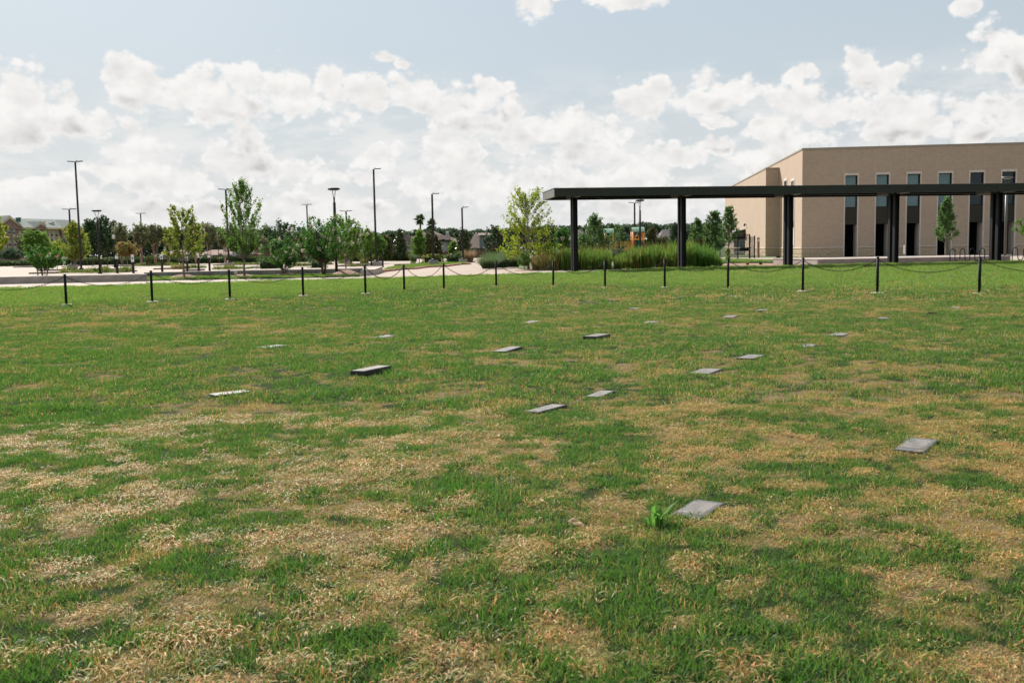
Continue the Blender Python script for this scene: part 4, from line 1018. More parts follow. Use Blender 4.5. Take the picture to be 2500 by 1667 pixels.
def kerb(name, pts, w, h, m_, label, kind=None):
    mb = MB()
    for i in range(len(pts)-1):
        a, b = pts[i], pts[i+1]; d = (b-a).normalized(); n = Vector((-d.y, d.x, 0))*w
        A = [a, b, b+n, a+n]; mb.prism([(v.x, v.y) for v in A], -.01, h+.0007*i)
    o = mb.build(name, m_); return tag(o, label, 'kerb') if kind is None else tag(o, kind=kind)
kp = [(933,664.6),(954,662.4),(973,660.2)]
kerb('red_kerb', [P(*k) for k in kp], .3, .13, kerb_red, 'short faded red kerb next to the concrete seat block')
kerb('grey_kerb', [P(973, 660.2), P(988, 658.6)], .3, .12, kerb_m, 'short unpainted kerb gap between the red kerbs')
kp = [(988,658.6),(1018.6,657.2),(1033,655),(1046.7,653.3),(1070,652.2),(1091,651.4),(1110,648.6),(1129.6,646.2),(1148.7,645.9)]
rk = kerb('red_kerb', [P(*k) for k in kp], .35, .13, kerb_red, 'long red painted kerb curving round the green median')
mb = MB(); a = P(1005.5, 657.8); b = P(1017, 657.3); d = (b-a); n_ = 9
for k in range(n_):
    if k == 4: continue
    u0 = a+d*(k/n_); mb.box(u0.x, u0.x+d.x/n_*.28, u0.y-.008+0, u0.y-.003, .03, .11); mb.box(u0.x+.02, u0.x+d.x/n_*.7, u0.y-.008, u0.y-.003, .085 if k % 2 else .03, .105 if k % 2 else .045)
o = mb.build('worn_lettering', white_p); o.parent = rk
kerb('red_kerb', [P(1142, 641.6), P(1150, 640.9), P(1160, 640.2)], .3, .13, kerb_red, 'farthest short red kerb behind the end of the long one')

# parking islands: kerbed beds with low plants
isl = [(32,92,653.7,''),(89,139,662,''),(70,133,669.2,''),(150,172,652.4,''),(273,427,650.6,'g'),(246,269,659.8,''),(278,308,665,''),(374,445,658.3,'g'),(520,622,648.3,'g'),(445,478,662.4,'g'),(600,640,655,''),(755,800,647.5,'g'),(824,900,651,'g'),(962,1015,648.6,''),(860,925,646.5,'')]
isn = ['beneath the left crape myrtle', 'beside the dark round tree', 'just above the low wall at left', 'under the yellow-green tree', 'with plants under the orange-brown bush', 'small, right of the first lamp', 'small, at the foot of the first sign post', 'with dry grasses behind the signs', 'long, behind the tall oval tree', 'behind the left young maple', 'right of the tall oval tree', 'under the thin light pole', 'in front of the flowering trees', 'on the green median', 'behind the seat block']
plant_pts = []
for (x0, x1, y, f_), nm in zip(isl, isn):
    a = P(x0, y); b = P(x1, y-(x1-x0)*.017); d = b-a; L = d.length; rz = math.atan2(d.y, d.x); D_ = 2.6 if y > 655 else 3.5
    t = thing('parking_island', 'kerbed parking island ' + nm, 'kerb', a, rz, 'kerbed islands in the car park')
    mb = MB(); mb.box(0, L, 0, .18, -.01, .14, bev=.03); mb.box(0, L, D_-.18, D_, -.01, .14, bev=.03); mb.box(0.0, .18, .183, D_-.183, -.01, .139); mb.box(L-.18, L, .183, D_-.183, -.01, .139); mb.build('kerb', kerb_m, t)
    MB().box(.18, L-.18, .183, D_-.183, 0, .11).build('soil', mulch, t)

# mulch mounds round the verge trees
def mound(px, py, rx, ry, h, label):
    p = P(px, py); t = thing('mulch_mound', label, 'mulch', p, 0, 'mulch mounds under the verge trees'); nr, na = 8, 28; V = [(0, 0, h)]; F_ = []; rr = random.Random(int(px))
    for i in range(1, nr+1):
        for k in range(na):
            a = 6.283*k/na; q = i/nr; wv = 1+.08*math.sin(3*a+px); V.append((rx*q*math.cos(a)*wv, ry*q*math.sin(a)*wv, h*(1-q*q)*(1+.15*(rr.random()-.5))+(-.03 if i == nr else 0)))
    for k in range(na):
        F_.append((0, 1+k, 1+(k+1) % na))
        for i in range(nr-1): F_.append((1+i*na+k, 1+(i+1)*na+k, 1+(i+1)*na+(k+1) % na, 1+i*na+(k+1) % na))
    me = bpy.data.meshes.new('soil'); me.from_pydata(V, [], F_); me.materials.append(mulch); me.update(); link('soil', me, t)
mound(448, 679.5, 1.0, 1.2, .26, 'mulch mound under the left young maple'); mound(594, 676.5, .95, 1.1, .2, 'mulch mound under the tall oval tree')
mound(700, 673, .85, 1.1, .18, 'mulch mound under the small bushy crape myrtle'); mound(846, 671.5, 1.0, 1.6, .34, 'largest mulch mound beside the path lamp')
mound(1283, 661.2, .95, 1.6, .10, 'low mulch mound under the spreading yellow-green tree')

# ================================================================== vegetation
L_mid = leafmat('leaf_mid_green', (0.060, 0.135, 0.024), (0.15, 0.26, 0.045))
L_lime = leafmat('leaf_yellow_green', (0.125, 0.190, 0.012), (0.26, 0.325, 0.030), (0.38, 0.28, 0.06), 0.5, f3=.06)
L_limeo = leafmat('leaf_yellow_orange', (0.09, 0.155, 0.020), (0.22, 0.29, 0.04), (0.40, 0.23, 0.07), 0.45, f3=.14)
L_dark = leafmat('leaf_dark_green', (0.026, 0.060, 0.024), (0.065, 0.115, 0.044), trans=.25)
L_darkh = leafmat('leaf_dark_hazy', (0.048, 0.080, 0.045), (0.090, 0.135, 0.075), trans=.25)  # lighter, greyer leaf colours carry the air haze over far trees
L_tan = leafmat('leaf_tan_green', (0.085, 0.12, 0.052), (0.165, 0.185, 0.09), (0.30, 0.22, 0.14), .35, f3=.15)
L_rust = leafmat('leaf_rust', (0.10, 0.15, 0.04), (0.20, 0.20, 0.06), (0.34, 0.16, 0.06), .4, f3=.45)
L_mag = leafmat('leaf_magnolia', (0.026, 0.060, 0.024), (0.075, 0.115, 0.040), (0.20, 0.15, 0.06), .15, .35, f3=.12)
L_magb = leafmat('leaf_magnolia_bronze', (0.035, 0.06, 0.020), (0.08, 0.11, 0.035), (0.22, 0.14, 0.055), .2, .4, f3=.22)
L_crape = leafmat('leaf_crape_green', (0.028, 0.095, 0.018), (0.085, 0.205, 0.035), None, .34)
L_oak = leafmat('leaf_oak_green', (0.050, 0.115, 0.032), (0.115, 0.20, 0.06), None, .38)
L_pinkf = leafmat('leaf_with_red_flowers', (0.022, 0.055, 0.022), (0.05, 0.09, 0.035), (0.42, 0.10, 0.07), .2, f3=.05)
L_hedge = leafmat('leaf_hedge', (0.026, 0.065, 0.020), (0.085, 0.15, 0.045), (0.17, 0.21, 0.07), .3, f3=.2)
L_hedgey = leafmat('leaf_hedge_yellow', (0.035, 0.075, 0.018), (0.10, 0.15, 0.03), (0.28, 0.27, 0.05), .3, f3=.3)
L_flow = leafmat('blossom_cream', (0.50, 0.45, 0.32), (0.62, 0.57, 0.43), None, .3, .7)
L_flowp = leafmat('blossom_peach', (0.62, 0.30, 0.16), (0.66, 0.42, 0.28), None, .3, .7)
L_bed = leafmat('bed_plants', (0.045, 0.10, 0.02), (0.13, 0.19, 0.035), (0.38, 0.27, 0.11), .35, f3=.2)
L_bedd = leafmat('bed_plants_dry', (0.20, 0.16, 0.06), (0.32, 0.25, 0.10), (0.12, 0.14, 0.04), .35, f3=.3)
L_grassc = leafmat('feather_grass', (0.060, 0.115, 0.045), (0.115, 0.18, 0.07), (0.26, 0.23, 0.13), .35, f3=.10)
L_reed = leafmat('reed_leaves', (0.034, 0.088, 0.016), (0.135, 0.24, 0.040), (0.46, 0.27, 0.07), .38, f3=.09)
L_reedt = leafmat('reed_leaves_tawny', (0.14, 0.19, 0.05), (0.28, 0.24, 0.09), (0.48, 0.28, 0.08), .4, f3=.28)
L_weed = leafmat('weed_leaf', (0.075, 0.200, 0.030), (0.13, 0.29, 0.05), None, .45, .5)
L_palm = leafmat('palm_leaf', (0.03, 0.07, 0.025), (0.06, 0.12, 0.035), None, .25)

PROF = {
 'oval': lambda t: np.sin(np.pi*np.clip(t, 0, 1)**.72)**.75, 'cone': lambda t: (np.clip(1-t, 0, 1)**.75)*np.clip(t*7+.35, 0, 1),
 'round': lambda t: np.sqrt(np.clip(1-(2*t-1)**2, 0.02, 1)), 'wide': lambda t: np.clip(1.15-t, 0, 1)**.6*np.clip(.35+t*4, 0, 1)**.5,
 'vase': lambda t: (0.42+.58*np.clip(t*1.6, 0, 1))*np.sqrt(np.clip(1-(np.clip(t, .55, 1)-.55)**2/.21, 0.02, 1))}

def gen_tree(H, Wd, h0, prof, nl, nleaf, lsz, up, seed, stems=1, r0=None, wisp=.05, tw_len=.22, strk=.5, flow=0, inner=True, flp=.12):
    """trunk MB, leaf centres (n,3), flower centres"""
    r_ = np.random.default_rng(abs(seed)); mb = MB(); R0 = r0 or (.0075*H+.022); Rp = PROF[prof]
    leafC = []; flC = []; trunks = []
    for s in range(stems):
        a = 6.28*s/stems+r_.uniform(0, 1.5); sp_ = 0 if stems == 1 else Wd*.20*r_.uniform(.6, 1.2)
        top = H*(.90 if stems == 1 else r_.uniform(.66, .86)); pts = []
        for k in range(7):
            q = k/6; b_ = .05 if stems > 1 else 0
            pts.append(np.array([math.cos(a)*(b_+sp_*q**.8)+r_.normal(0, .012*H)*q*(q < 1), math.sin(a)*(b_+sp_*q**.8)+r_.normal(0, .012*H)*q, top*q-.03]))
        trunks.append(pts); rs = R0*(.6 if stems > 1 else 1)
        mb.tube(pts, [rs*(1-.85*k/6)+.006 for k in range(7)], 7)
    for i in range(nl):
        q = (i+.5)/nl; tz = h0+(H-h0)*min(.985, q**.85*1.0); az = i*2.39996+r_.uniform(-.35, .35)
        tt_ = (tz-h0)/(H-h0); rad = Wd/2*float(Rp(tt_))*r_.uniform(.72, 1.22)
        if r_.random() < .12: rad *= 1.12
        tip = np.array([math.cos(az)*rad, math.sin(az)*rad, tz]); sz = max(h0*.8, tz-up*rad-.06*H); tp = trunks[i % stems]
        kk = min(max(sz/tp[-1][2], 0), .98)*6; k0 = int(kk); st = tp[k0]*(1-(kk-k0))+tp[min(k0+1, 6)]*(kk-k0)
        mid_ = (st+tip)/2+np.array([0, 0, -.06*up*rad])+r_.normal(0, .03*Wd, 3); n_ = 5; pl_ = []
        for k in range(n_+1):
            t = k/n_; pl_.append(st*(1-t)**2+2*mid_*t*(1-t)+tip*t*t)
        rb = R0*.32*(1-.6*tt_); mb.tube(pl_, [rb*(1-.8*k/n_)+.004 for k in range(n_+1)], 4, cap=False)
        # leafing twigs along the limb
        m_ = max(3, int(nleaf/nl/14)); cnt = int(nleaf/nl)
        ends = []
        for k in range(m_):
            t = r_.uniform(.30, 1.0) if inner else r_.uniform(.5, 1); pos = st*(1-t)**2+2*mid_*t*(1-t)+tip*t*t
            dir_ = unit((tip-st)*(.8)+np.array([0, 0, 1])*strk*np.linalg.norm(tip-st)+r_.normal(0, .45*np.linalg.norm(tip-st), 3)); ln = Wd*tw_len*r_.uniform(.35, 1.0)
            ends.append((pos, dir_*ln))
        w_ = r_.integers(0, m_, cnt); P0 = np.array([e[0] for e in ends])[w_]; D0 = np.array([e[1] for e in ends])[w_]
        leafC.append(P0+D0*r_.random((cnt, 1))**.8+r_.normal(0, wisp, (cnt, 3)))
        if flow:
            for e in ends[:flow]:
                if r_.random() < flp: flC.append(e[0]+e[1]*1.05+r_.normal(0, .06, (34, 3))*np.array([1, 1, 1.5]))
    LC = np.concatenate(leafC); LC = LC[LC[:, 2] > h0*r_.uniform(.88, 1.12, len(LC))]
    kz = (H-h0)/(np.percentile(LC[:, 2], 99.6)-h0); kr = float(np.clip(Wd/2/np.percentile(np.hypot(LC[:, 0], LC[:, 1]), 97.5), .6, 1.4))
    fit = lambda A: np.stack([A[:, 0]*kr, A[:, 1]*kr, np.where(A[:, 2] > h0, h0+(A[:, 2]-h0)*kz, A[:, 2])], 1)
    LC = fit(LC); mb.v = [tuple(v) for v in fit(np.array(mb.v))]; flC = [fit(f_) for f_ in flC]
    return mb, LC, (np.concatenate(flC) if flC else None)

def tree(px, base_y, top_y, wpx, crown_y, prof, lm, label, dist=None, name='tree', nl=46, nleaf=4200, lsz=.13, up=.9, seed=1, stems=1, bk=bark, flowm=None, group=None, **kw):
    p = P(px, base_y) if dist is None else atY(px, base_y, dist); p.z = 0
    H = zat(px, top_y, p); h0 = max(.12, zat(px, crown_y, p)); Wd = wpx*p.y/FPX
    t = thing(name, label, 'tree' if name not in ('shrub',) else 'shrub', p, 0, group)
    mb, C, Fl = gen_tree(H, Wd, h0, prof, nl, nleaf, lsz, up, seed, stems, flow=(4 if flowm else 0), **kw)
    mb.build('trunk', bk, t, True)
    r_ = np.random.default_rng(seed+99); V, Fc, _ = leaves_VF(C, lsz, None, r_=r_)
    cl = fbm(C[:, 0]+20+seed, C[:, 2]+C[:, 1]*.7, max(Wd*.22, .2), 2, seed % 5); ti = np.clip(.55*r_.random(len(C))+.45*np.clip((cl-.25)*2, 0, 1), 0, .999)
    link('crown', npmesh('crown', V, Fc, lm, {'tint': ('FACE', ti)}), t)
    if Fl is not None:
        V, Fc, _ = leaves_VF(Fl, lsz*.75, None, r_=r_); link('blossoms', npmesh('blossoms', V, Fc, flowm, {'tint': ('FACE', r_.random(len(Fl)))}), t)
    return t
# --- verge and garden trees, front to back
tree(450, 680, 504, 112, 628, 'wide', L_limeo, 'young open maple with yellow-orange tips above the left mulch mound', seed=3, nl=34, nleaf=3600, lsz=.15, up=1.0, strk=1.0, tw_len=.24, wisp=.045)
tree(597, 677.5, 441, 112, 622, 'oval', L_mid, 'tallest oval young maple with strong upward branches at left centre', seed=5, nl=64, nleaf=7500, lsz=.125, up=1.6, strk=1.6, tw_len=.26, wisp=.045)
tree(694, 673, 577, 100, 655, 'vase', L_crape, 'small bushy crape myrtle with pale blossoms above the wall', seed=8, stems=5, bk=bark_d, flowm=L_flow, nl=40, nleaf=3800, lsz=.13, up=1.1, strk=1.3, tw_len=.34, wisp=.045)
tree(792, 673, 530, 128, 634, 'vase', L_crape, 'white-flowering crape myrtle with brown trunk beside the path lamp', seed=9, stems=2, bk=bark_d, flowm=L_flow, nl=40, nleaf=4600, lsz=.14, up=1.0, strk=1.0, tw_len=.30, wisp=.05, r0=.15)
tree(845, 672, 528, 100, 632, 'round', L_mid, 'round green tree behind the path lamp with grey trunk', dist=76, seed=10, flowm=L_flow, nl=44, nleaf=5200, lsz=.16, up=.8, tw_len=.26, wisp=.06)
tree(109, 676, 600, 98, 656, 'vase', L_crape, 'low crape myrtle with orange tips behind the left wall', dist=66, flp=.05, seed=11, stems=6, bk=bark_d, flowm=L_flowp, nl=34, nleaf=4200, lsz=.14, up=.9, strk=.9, tw_len=.32, wisp=.05)
tree(92, 664, 562, 66, 626, 'round', L_mid, 'dark rounded tree in front of the hotel facade', dist=84, seed=12, nl=40, nleaf=4600, lsz=.19, up=.6, wisp=.10)
tree(186, 664, 544, 74, 634, 'oval', L_limeo, 'yellow-green rounded tree with orange tinge at the tall light pole', dist=104, seed=13, nl=50, nleaf=5200, lsz=.20, up=1.0, strk=1.1, wisp=.10)
tree(140, 655, 590, 44, 632, 'oval', L_lime, 'small pale lime tree between the round tree and the yellow one', dist=112, seed=14, nl=26, nleaf=1800, lsz=.2, wisp=.10)
tree(-8, 676, 516, 66, 612, 'round', L_lime, 'lime-green tree cut by the left edge of the picture', dist=70, seed=15, nl=30, nleaf=2600, lsz=.17, up=.9, strk=1.0, wisp=.05)
tree(1290, 659, 460, 152, 634, 'wide', L_lime, 'spreading yellow-green tree left of the canopy end', seed=16, nl=84, nleaf=7200, lsz=.135, up=.75, strk=.5, tw_len=.17, wisp=.05, r0=.09)
tree(1280, 655, 618, 34, 648, 'round', L_mid, 'dense green basal sprouts round the yellow-green tree trunk', dist=70.2, name='shrub', seed=17, nl=18, nleaf=900, lsz=.12, wisp=.06)
tree(1453, 640, 524, 78, 630, 'oval', L_oak, 'dark green oak framed by the first two canopy columns', dist=84, seed=18, nl=52, nleaf=5200, lsz=.15, up=1.0, strk=.9, wisp=.07)
tree(1508, 636, 547, 50, 618, 'oval', L_oak, 'thin sapling in front of the playground', dist=80, seed=19, nl=24, nleaf=900, lsz=.12, up=1.0, strk=.9, wisp=.06)
tree(1703, 637, 534, 42, 618, 'oval', L_oak, 'leftmost of three oaks right of the second canopy column', dist=92, seed=20, nl=36, nleaf=3000, lsz=.18, wisp=.09)
tree(1744, 637, 517, 62, 616, 'oval', L_oak, 'middle and widest of three oaks left of the school wing', dist=90, seed=21, nl=50, nleaf=4600, lsz=.17, wisp=.08)
tree(1779, 634, 505, 52, 590, 'cone', L_oak, 'pointed oak in front of the school wing wall', dist=86, seed=22, nl=46, nleaf=4200, lsz=.14, up=.5, wisp=.06)
tree(1777, 640, 606, 16, 636, 'oval', L_mid, 'small upright shrub at the foot of the pointed oak', dist=82, name='shrub', seed=23, nl=14, nleaf=500, lsz=.12, wisp=.05)
tree(2308, 634, 483, 56, 584, 'cone', L_oak, 'young upright tree before the fourth school window', dist=82, seed=24, nl=44, nleaf=3800, lsz=.16, up=.8, strk=.8, wisp=.07)
tree(2519, 636, 520, 84, 580, 'round', L_mid, 'green branch tips entering at the right edge', dist=80, seed=25, nl=30, nleaf=1800, lsz=.16, wisp=.06)
# --- farther trees
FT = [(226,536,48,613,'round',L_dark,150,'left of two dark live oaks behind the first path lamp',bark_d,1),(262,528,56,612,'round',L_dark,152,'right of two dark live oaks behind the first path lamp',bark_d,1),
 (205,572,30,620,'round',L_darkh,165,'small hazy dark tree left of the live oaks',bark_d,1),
 (298,545,42,604,'vase',L_tan,148,'tan-green crape myrtle right of the live oaks',bark_p,5),(311,591,52,626,'round',L_rust,126,'low orange-brown cypress bush at the far hedge',bark,1),
 (330,566,34,612,'round',L_dark,170,'dark tree in the gap behind the rust-coloured bush',bark_d,1),
 (346,546,40,600,'vase',L_tan,144,'multi-stem tan crape myrtle at the thin light pole',bark_p,6),(363,556,34,604,'round',L_dark,160,'dark oak with forked trunk between the crape myrtles',bark_d,1),
 (380,549,42,596,'vase',L_tan,146,'multi-stem crape myrtle left of the young maple',bark_p,6),(412,556,40,594,'vase',L_tan,147,'multi-stem crape myrtle hidden partly by the young maple',bark_p,6),
 (440,560,44,604,'round',L_dark,160,'dark oak behind the left young maple',bark_d,1),(478,549,34,598,'vase',L_tan,150,'tan crape myrtle right of the young maple',bark_p,5),
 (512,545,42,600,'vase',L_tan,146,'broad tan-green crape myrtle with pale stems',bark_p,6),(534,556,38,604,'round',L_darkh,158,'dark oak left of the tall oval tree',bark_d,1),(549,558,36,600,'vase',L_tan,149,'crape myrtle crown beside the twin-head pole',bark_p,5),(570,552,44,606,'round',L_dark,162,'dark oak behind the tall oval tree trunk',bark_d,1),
 (640,576,46,618,'wide',L_tan,128,'thin yellowish tree right of the tall oval tree',bark_p,2),
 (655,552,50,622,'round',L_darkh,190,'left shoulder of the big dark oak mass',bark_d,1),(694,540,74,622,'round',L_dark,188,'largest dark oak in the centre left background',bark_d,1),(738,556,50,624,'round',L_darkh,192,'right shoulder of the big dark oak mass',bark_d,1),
 (731,572,30,628,'round',L_magb,140,'bronze-tinged bush left of the white-flowering tree',bark_d,1),(762,560,40,624,'round',L_dark,186,'dark oak behind the white-flowering tree',bark_d,1),
 (806,552,44,624,'round',L_darkh,185,'dark oak behind the second path lamp',bark_d,1),(862,574,40,626,'round',L_dark,180,'dark oak below the brown roof',bark_d,1),
 (899,559,44,628,'oval',L_mid,122,'leafy green tree left of the tallest light pole',bark_p,1),(924,574,36,626,'round',L_mid,124,'leafy green tree behind the tallest light pole',bark_p,1),
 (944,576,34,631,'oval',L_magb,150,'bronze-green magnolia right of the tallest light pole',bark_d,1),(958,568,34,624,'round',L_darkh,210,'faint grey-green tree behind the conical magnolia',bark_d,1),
 (979,562,38,632,'cone',L_mag,148,'dark conical magnolia left of the grey house',bark_d,1),(1024,563,36,622,'oval',L_mid,112,'green tree with pale trunk in front of the grey house',bark_p,1),
 (1047,570,30,632,'oval',L_magb,150,'yellowish magnolia before the grey house windows',bark_d,1),(1066,576,28,632,'oval',L_magb,152,'bronze magnolia right of the light pole',bark_d,1),(1056,566,24,632,'oval',L_mag,154,'narrow dark magnolia behind the light pole',bark_d,1),
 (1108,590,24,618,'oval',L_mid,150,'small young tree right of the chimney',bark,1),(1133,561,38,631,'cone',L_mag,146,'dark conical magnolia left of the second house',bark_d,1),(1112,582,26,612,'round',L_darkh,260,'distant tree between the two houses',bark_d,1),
 (1212,552,66,624,'round',L_pinkf,136,'dark tree dotted with red flowers behind the lime tree',bark_d,1),(1330,556,60,620,'round',L_pinkf,150,'dark flowering tree behind the lime tree at right',bark_d,1),
 (1376,558,54,616,'wide',L_crape,98,'feathery green shrub left of the first canopy column',bark_d,4),(1248,600,44,628,'round',L_crape,100,'pale flowering shrub behind the feathery grass',bark_d,3),
 (1425,572,44,612,'round',L_oak,104,'leafy shrub with cream flowers right of the first column',bark_d,3),
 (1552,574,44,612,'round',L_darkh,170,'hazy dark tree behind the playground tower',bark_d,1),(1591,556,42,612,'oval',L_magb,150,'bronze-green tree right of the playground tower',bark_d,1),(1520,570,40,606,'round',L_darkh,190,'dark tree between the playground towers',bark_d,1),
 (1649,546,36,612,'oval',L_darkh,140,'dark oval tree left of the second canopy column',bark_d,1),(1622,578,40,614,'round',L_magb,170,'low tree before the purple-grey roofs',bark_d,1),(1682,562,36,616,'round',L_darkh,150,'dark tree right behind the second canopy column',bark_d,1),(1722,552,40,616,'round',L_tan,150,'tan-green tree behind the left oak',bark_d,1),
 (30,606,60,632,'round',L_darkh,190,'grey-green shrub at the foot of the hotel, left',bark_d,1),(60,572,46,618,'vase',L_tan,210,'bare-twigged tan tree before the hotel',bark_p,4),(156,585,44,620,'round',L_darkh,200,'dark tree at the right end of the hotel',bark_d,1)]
for i, (px, ty, w, cy, pf, lm, Y, lab, bk, st) in enumerate(FT):
    sz = .17*Y/90; dense = 1.35 if lm in (L_dark, L_darkh, L_mag, L_pinkf) else 1.0
    if lm is L_tan: dense = .8
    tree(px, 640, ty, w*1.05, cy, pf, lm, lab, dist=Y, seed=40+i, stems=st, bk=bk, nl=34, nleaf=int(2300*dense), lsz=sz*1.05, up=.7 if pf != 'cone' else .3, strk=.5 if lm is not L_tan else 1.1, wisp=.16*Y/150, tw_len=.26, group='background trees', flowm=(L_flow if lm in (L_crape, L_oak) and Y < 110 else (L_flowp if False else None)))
# distant wood closing the horizon
def belt(name, x0, x1, Y, h, n, lm, label):
    r_ = np.random.default_rng(int(abs(x0)+Y)); x = r_.uniform(x0, x1, n); top = h*(.55+.45*fbm(x/1.0, x*0+Y, 9, 4, 2)*1.6)
    z = top*r_.random(n)**.6; y = Y+r_.uniform(-5, 5, n); C = np.stack([x, y, z], 1); V, Fc, _ = leaves_VF(C, 1.35, None, r_=r_)
    o = link(name, npmesh(name, V, Fc, lm, {'tint': ('FACE', r_.random(n))})); tag(o, label, 'trees', kind='stuff')
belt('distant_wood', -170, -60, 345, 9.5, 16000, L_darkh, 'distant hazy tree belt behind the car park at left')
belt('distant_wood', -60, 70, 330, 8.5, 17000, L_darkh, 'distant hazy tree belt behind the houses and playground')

# hedges
def hedge(px0, y0, px1, y1, Y0, Y1, top, lm, label, dep=1.4, lsz=.30, dn=34):
    a = atY(px0, y0, Y0); b = atY(px1, y1, Y1); a.z = b.z = 0; d = b-a; L = d.length; rz = math.atan2(d.y, d.x)
    t = thing('hedge', label, 'hedge', a, rz, 'clipped hedges at the far side'); H = top
    MB().box(.35, L-.35, .4, dep-.4, 0, H*.62).build('shade_core', mat('hedge_inner_shade', (.012, .022, .010), 1), t)  # near-black box, the shade inside the hedge painted in
    n = int(L*dn*3.6); r_ = np.random.default_rng(int(px0)+500); x = r_.uniform(0, L, n); w = r_.random(n); ang = w*math.pi
    bl = 1+.12*np.sin(x*1.9+px0)+.10*(fbm(x, x*0, 1.3, 2, 2)-.5)*2
    y = dep/2-np.cos(ang)*dep/2*r_.uniform(.85, 1.08, n); z = (H*np.clip(np.sin(ang)*1.25, 0, 1)*bl)*r_.uniform(.35, 1.0, n)**.5
    V, Fc, _ = leaves_VF(np.stack([x, y, z], 1), lsz, None, r_=r_); link('foliage', npmesh('foliage', V, Fc, lm, {'tint': ('FACE', r_.random(n))}), t)
hedge(-30, 646, 150, 644, 170, 168, .95, L_hedge, 'low hedge behind the left car park before the hotel')
hedge(152, 644, 430, 644, 166, 160, 1.25, L_hedge, 'dark hedge behind the signs at left')
hedge(432, 644, 640, 644, 160, 158, 1.15, L_hedge, 'dark hedge behind the two young maples')
hedge(645, 642, 815, 641, 155, 152, 1.0, L_hedge, 'dark hedge left of the flowering tree')
hedge(818, 640, 1003, 639, 150, 148, 1.15, L_hedgey, 'yellow-tipped hedge behind the seat block')
hedge(1029, 641, 1083, 641, 122, 122, .95, L_hedgey, 'short hedge piece below the grey house, left part')
hedge(1084, 641, 1128, 641, 120, 120, 1.15, L_hedge, 'brighter taller hedge piece left of the second house')
hedge(624, 656, 682, 655, 98, 98, 1.0, L_hedge, 'square clipped box hedge left of the small crape myrtle', 1.6, .16, 90)
hedge(750, 654, 793, 652, 98, 98, .85, L_hedge, 'square clipped box hedge behind the flowering tree', 1.6, .16, 90)

# low bed plants and grass clumps
def clump(px, py, wpx, h, lm, label, n=260, Y=None, lean=.7, wid=.018, name='grass_clump', grp='ornamental grass clumps'):
    p = P(px, py) if Y is None else atY(px, py, Y); p.z = 0; r = wpx/2*p.y/FPX; r_ = np.random.default_rng(int(abs(px)*7+py)); t_ = r_.random(n)
    a = r_.uniform(0, 6.28, n); rr = r*.55*np.sqrt(r_.random(n)); B = np.stack([rr*np.cos(a), rr*np.sin(a), np.full(n, 0.05)], 1)
    V, Fc, own = blades_VF(B, h*r_.uniform(.6, 1.05, n), wid, lean, .75, 4, r_, az=a+r_.normal(0, .6, n))
    o = link(name, npmesh(name, V, Fc, lm, {'tint': ('FACE', t_[own])})); o.location = p; tag(o, label, 'plant', grp)
clump(1193, 657.5, 56, 1.15, L_grassc, 'leftmost feathery fountain grass clump beside the plaza', 1500, lean=1.15, wid=.022)
clump(1222, 655.5, 58, 1.35, L_grassc, 'tall feathery grass clump, second from left', 1500, lean=1.0, wid=.022)
clump(1252, 654, 52, 1.25, L_grassc, 'feathery grass clump behind the middle post', 1400, lean=1.0, wid=.022)
clump(1208, 649, 64, 1.5, L_grassc, 'feathery grass clump in the second row', 1400, lean=1.0, wid=.024)
clump(1246, 647.5, 60, 1.5, L_grassc, 'feathery grass clump deepest behind the yellow-green tree', 1400, lean=1.0, wid=.024)
clump(1145, 640, 34, 1.6, leafmat('muhly_pink', (.16, .15, .07), (.30, .24, .13), (.46, .26, .19), .3, f3=.4), 'pinkish dry grass clump at the end of the red kerb', 700, Y=118, wid=.03)
clump(1010, 636.5, 22, 1.3, L_grassc, 'small grey-green grass clump between the hedges', 400, Y=126, wid=.03)
for px, py, w, h, lab in ((1440, 661.5, 10, .3, 'tiny tan grass tuft left of the small yellow one'), (1509, 655, 13, .42, 'small yellow-green tuft at the foot of the reeds'), (1535, 656.5, 9, .3, 'tiny yellow tuft right of the small one'), (1722, 650.5, 24, .5, 'tan-pink dry tuft at the right reeds'), (1825, 648.5, 11, .34, 'reddish tuft in the mulch bed'), (1857, 648, 13, .4, 'bright green tuft in the mulch bed')):
    clump(px, py, w, h, L_bed if 'green' in lab or 'yellow' in lab else L_bedd, lab, 160, wid=.02)
# beds: dense low plants, one mass per bed
def bed(px0, px1, py, dep, h, lm, label, n=900):
    a = P(px0, py); b = P(px1, py-(px1-px0)*.017); r_ = np.random.default_rng(int(px0*3+py)); u_ = r_.random(n); x = a.x+(b.x-a.x)*u_; y = a.y+(b.y-a.y)*u_+r_.uniform(.25, dep, n)
    cl = fbm(x, y, .9, 2, 3); H = h*np.clip((cl-.28)*2.6, .12, 1.3)*r_.uniform(.6, 1, n); ti = np.clip(r_.random(n)*.6+(1-fbm(x+9, y, 1.4, 2, 5))*.5-.1, 0, .99)
    V, Fc, own = blades_VF(np.stack([x, y, np.full(n, .08)], 1), H, .07, .9, .6, 2, r_)
    tag(link('bed_plants', npmesh('bed_plants', V, Fc, lm, {'tint': ('FACE', ti[own])})), label, 'plants', kind='stuff')
bed(136, 278, 669.5, 5, .55, L_bed, 'low yellow-green plants behind the left wall', 2600); bed(130, 172, 662.5, 3, .4, L_bed, 'low plants on the island by the round tree', 500)
bed(205, 245, 661, 3, .45, L_bed, 'low plants right of the tall light pole', 500); bed(318, 420, 650.8, 3, .55, L_bed, 'low plants under the rust-coloured bush', 900)
bed(414, 445, 658.3, 2.4, .6, L_bedd, 'dry tan grasses behind the signs', 500); bed(446, 490, 657.5, 2.4, .5, L_bed, 'low plants behind the left young maple', 500)
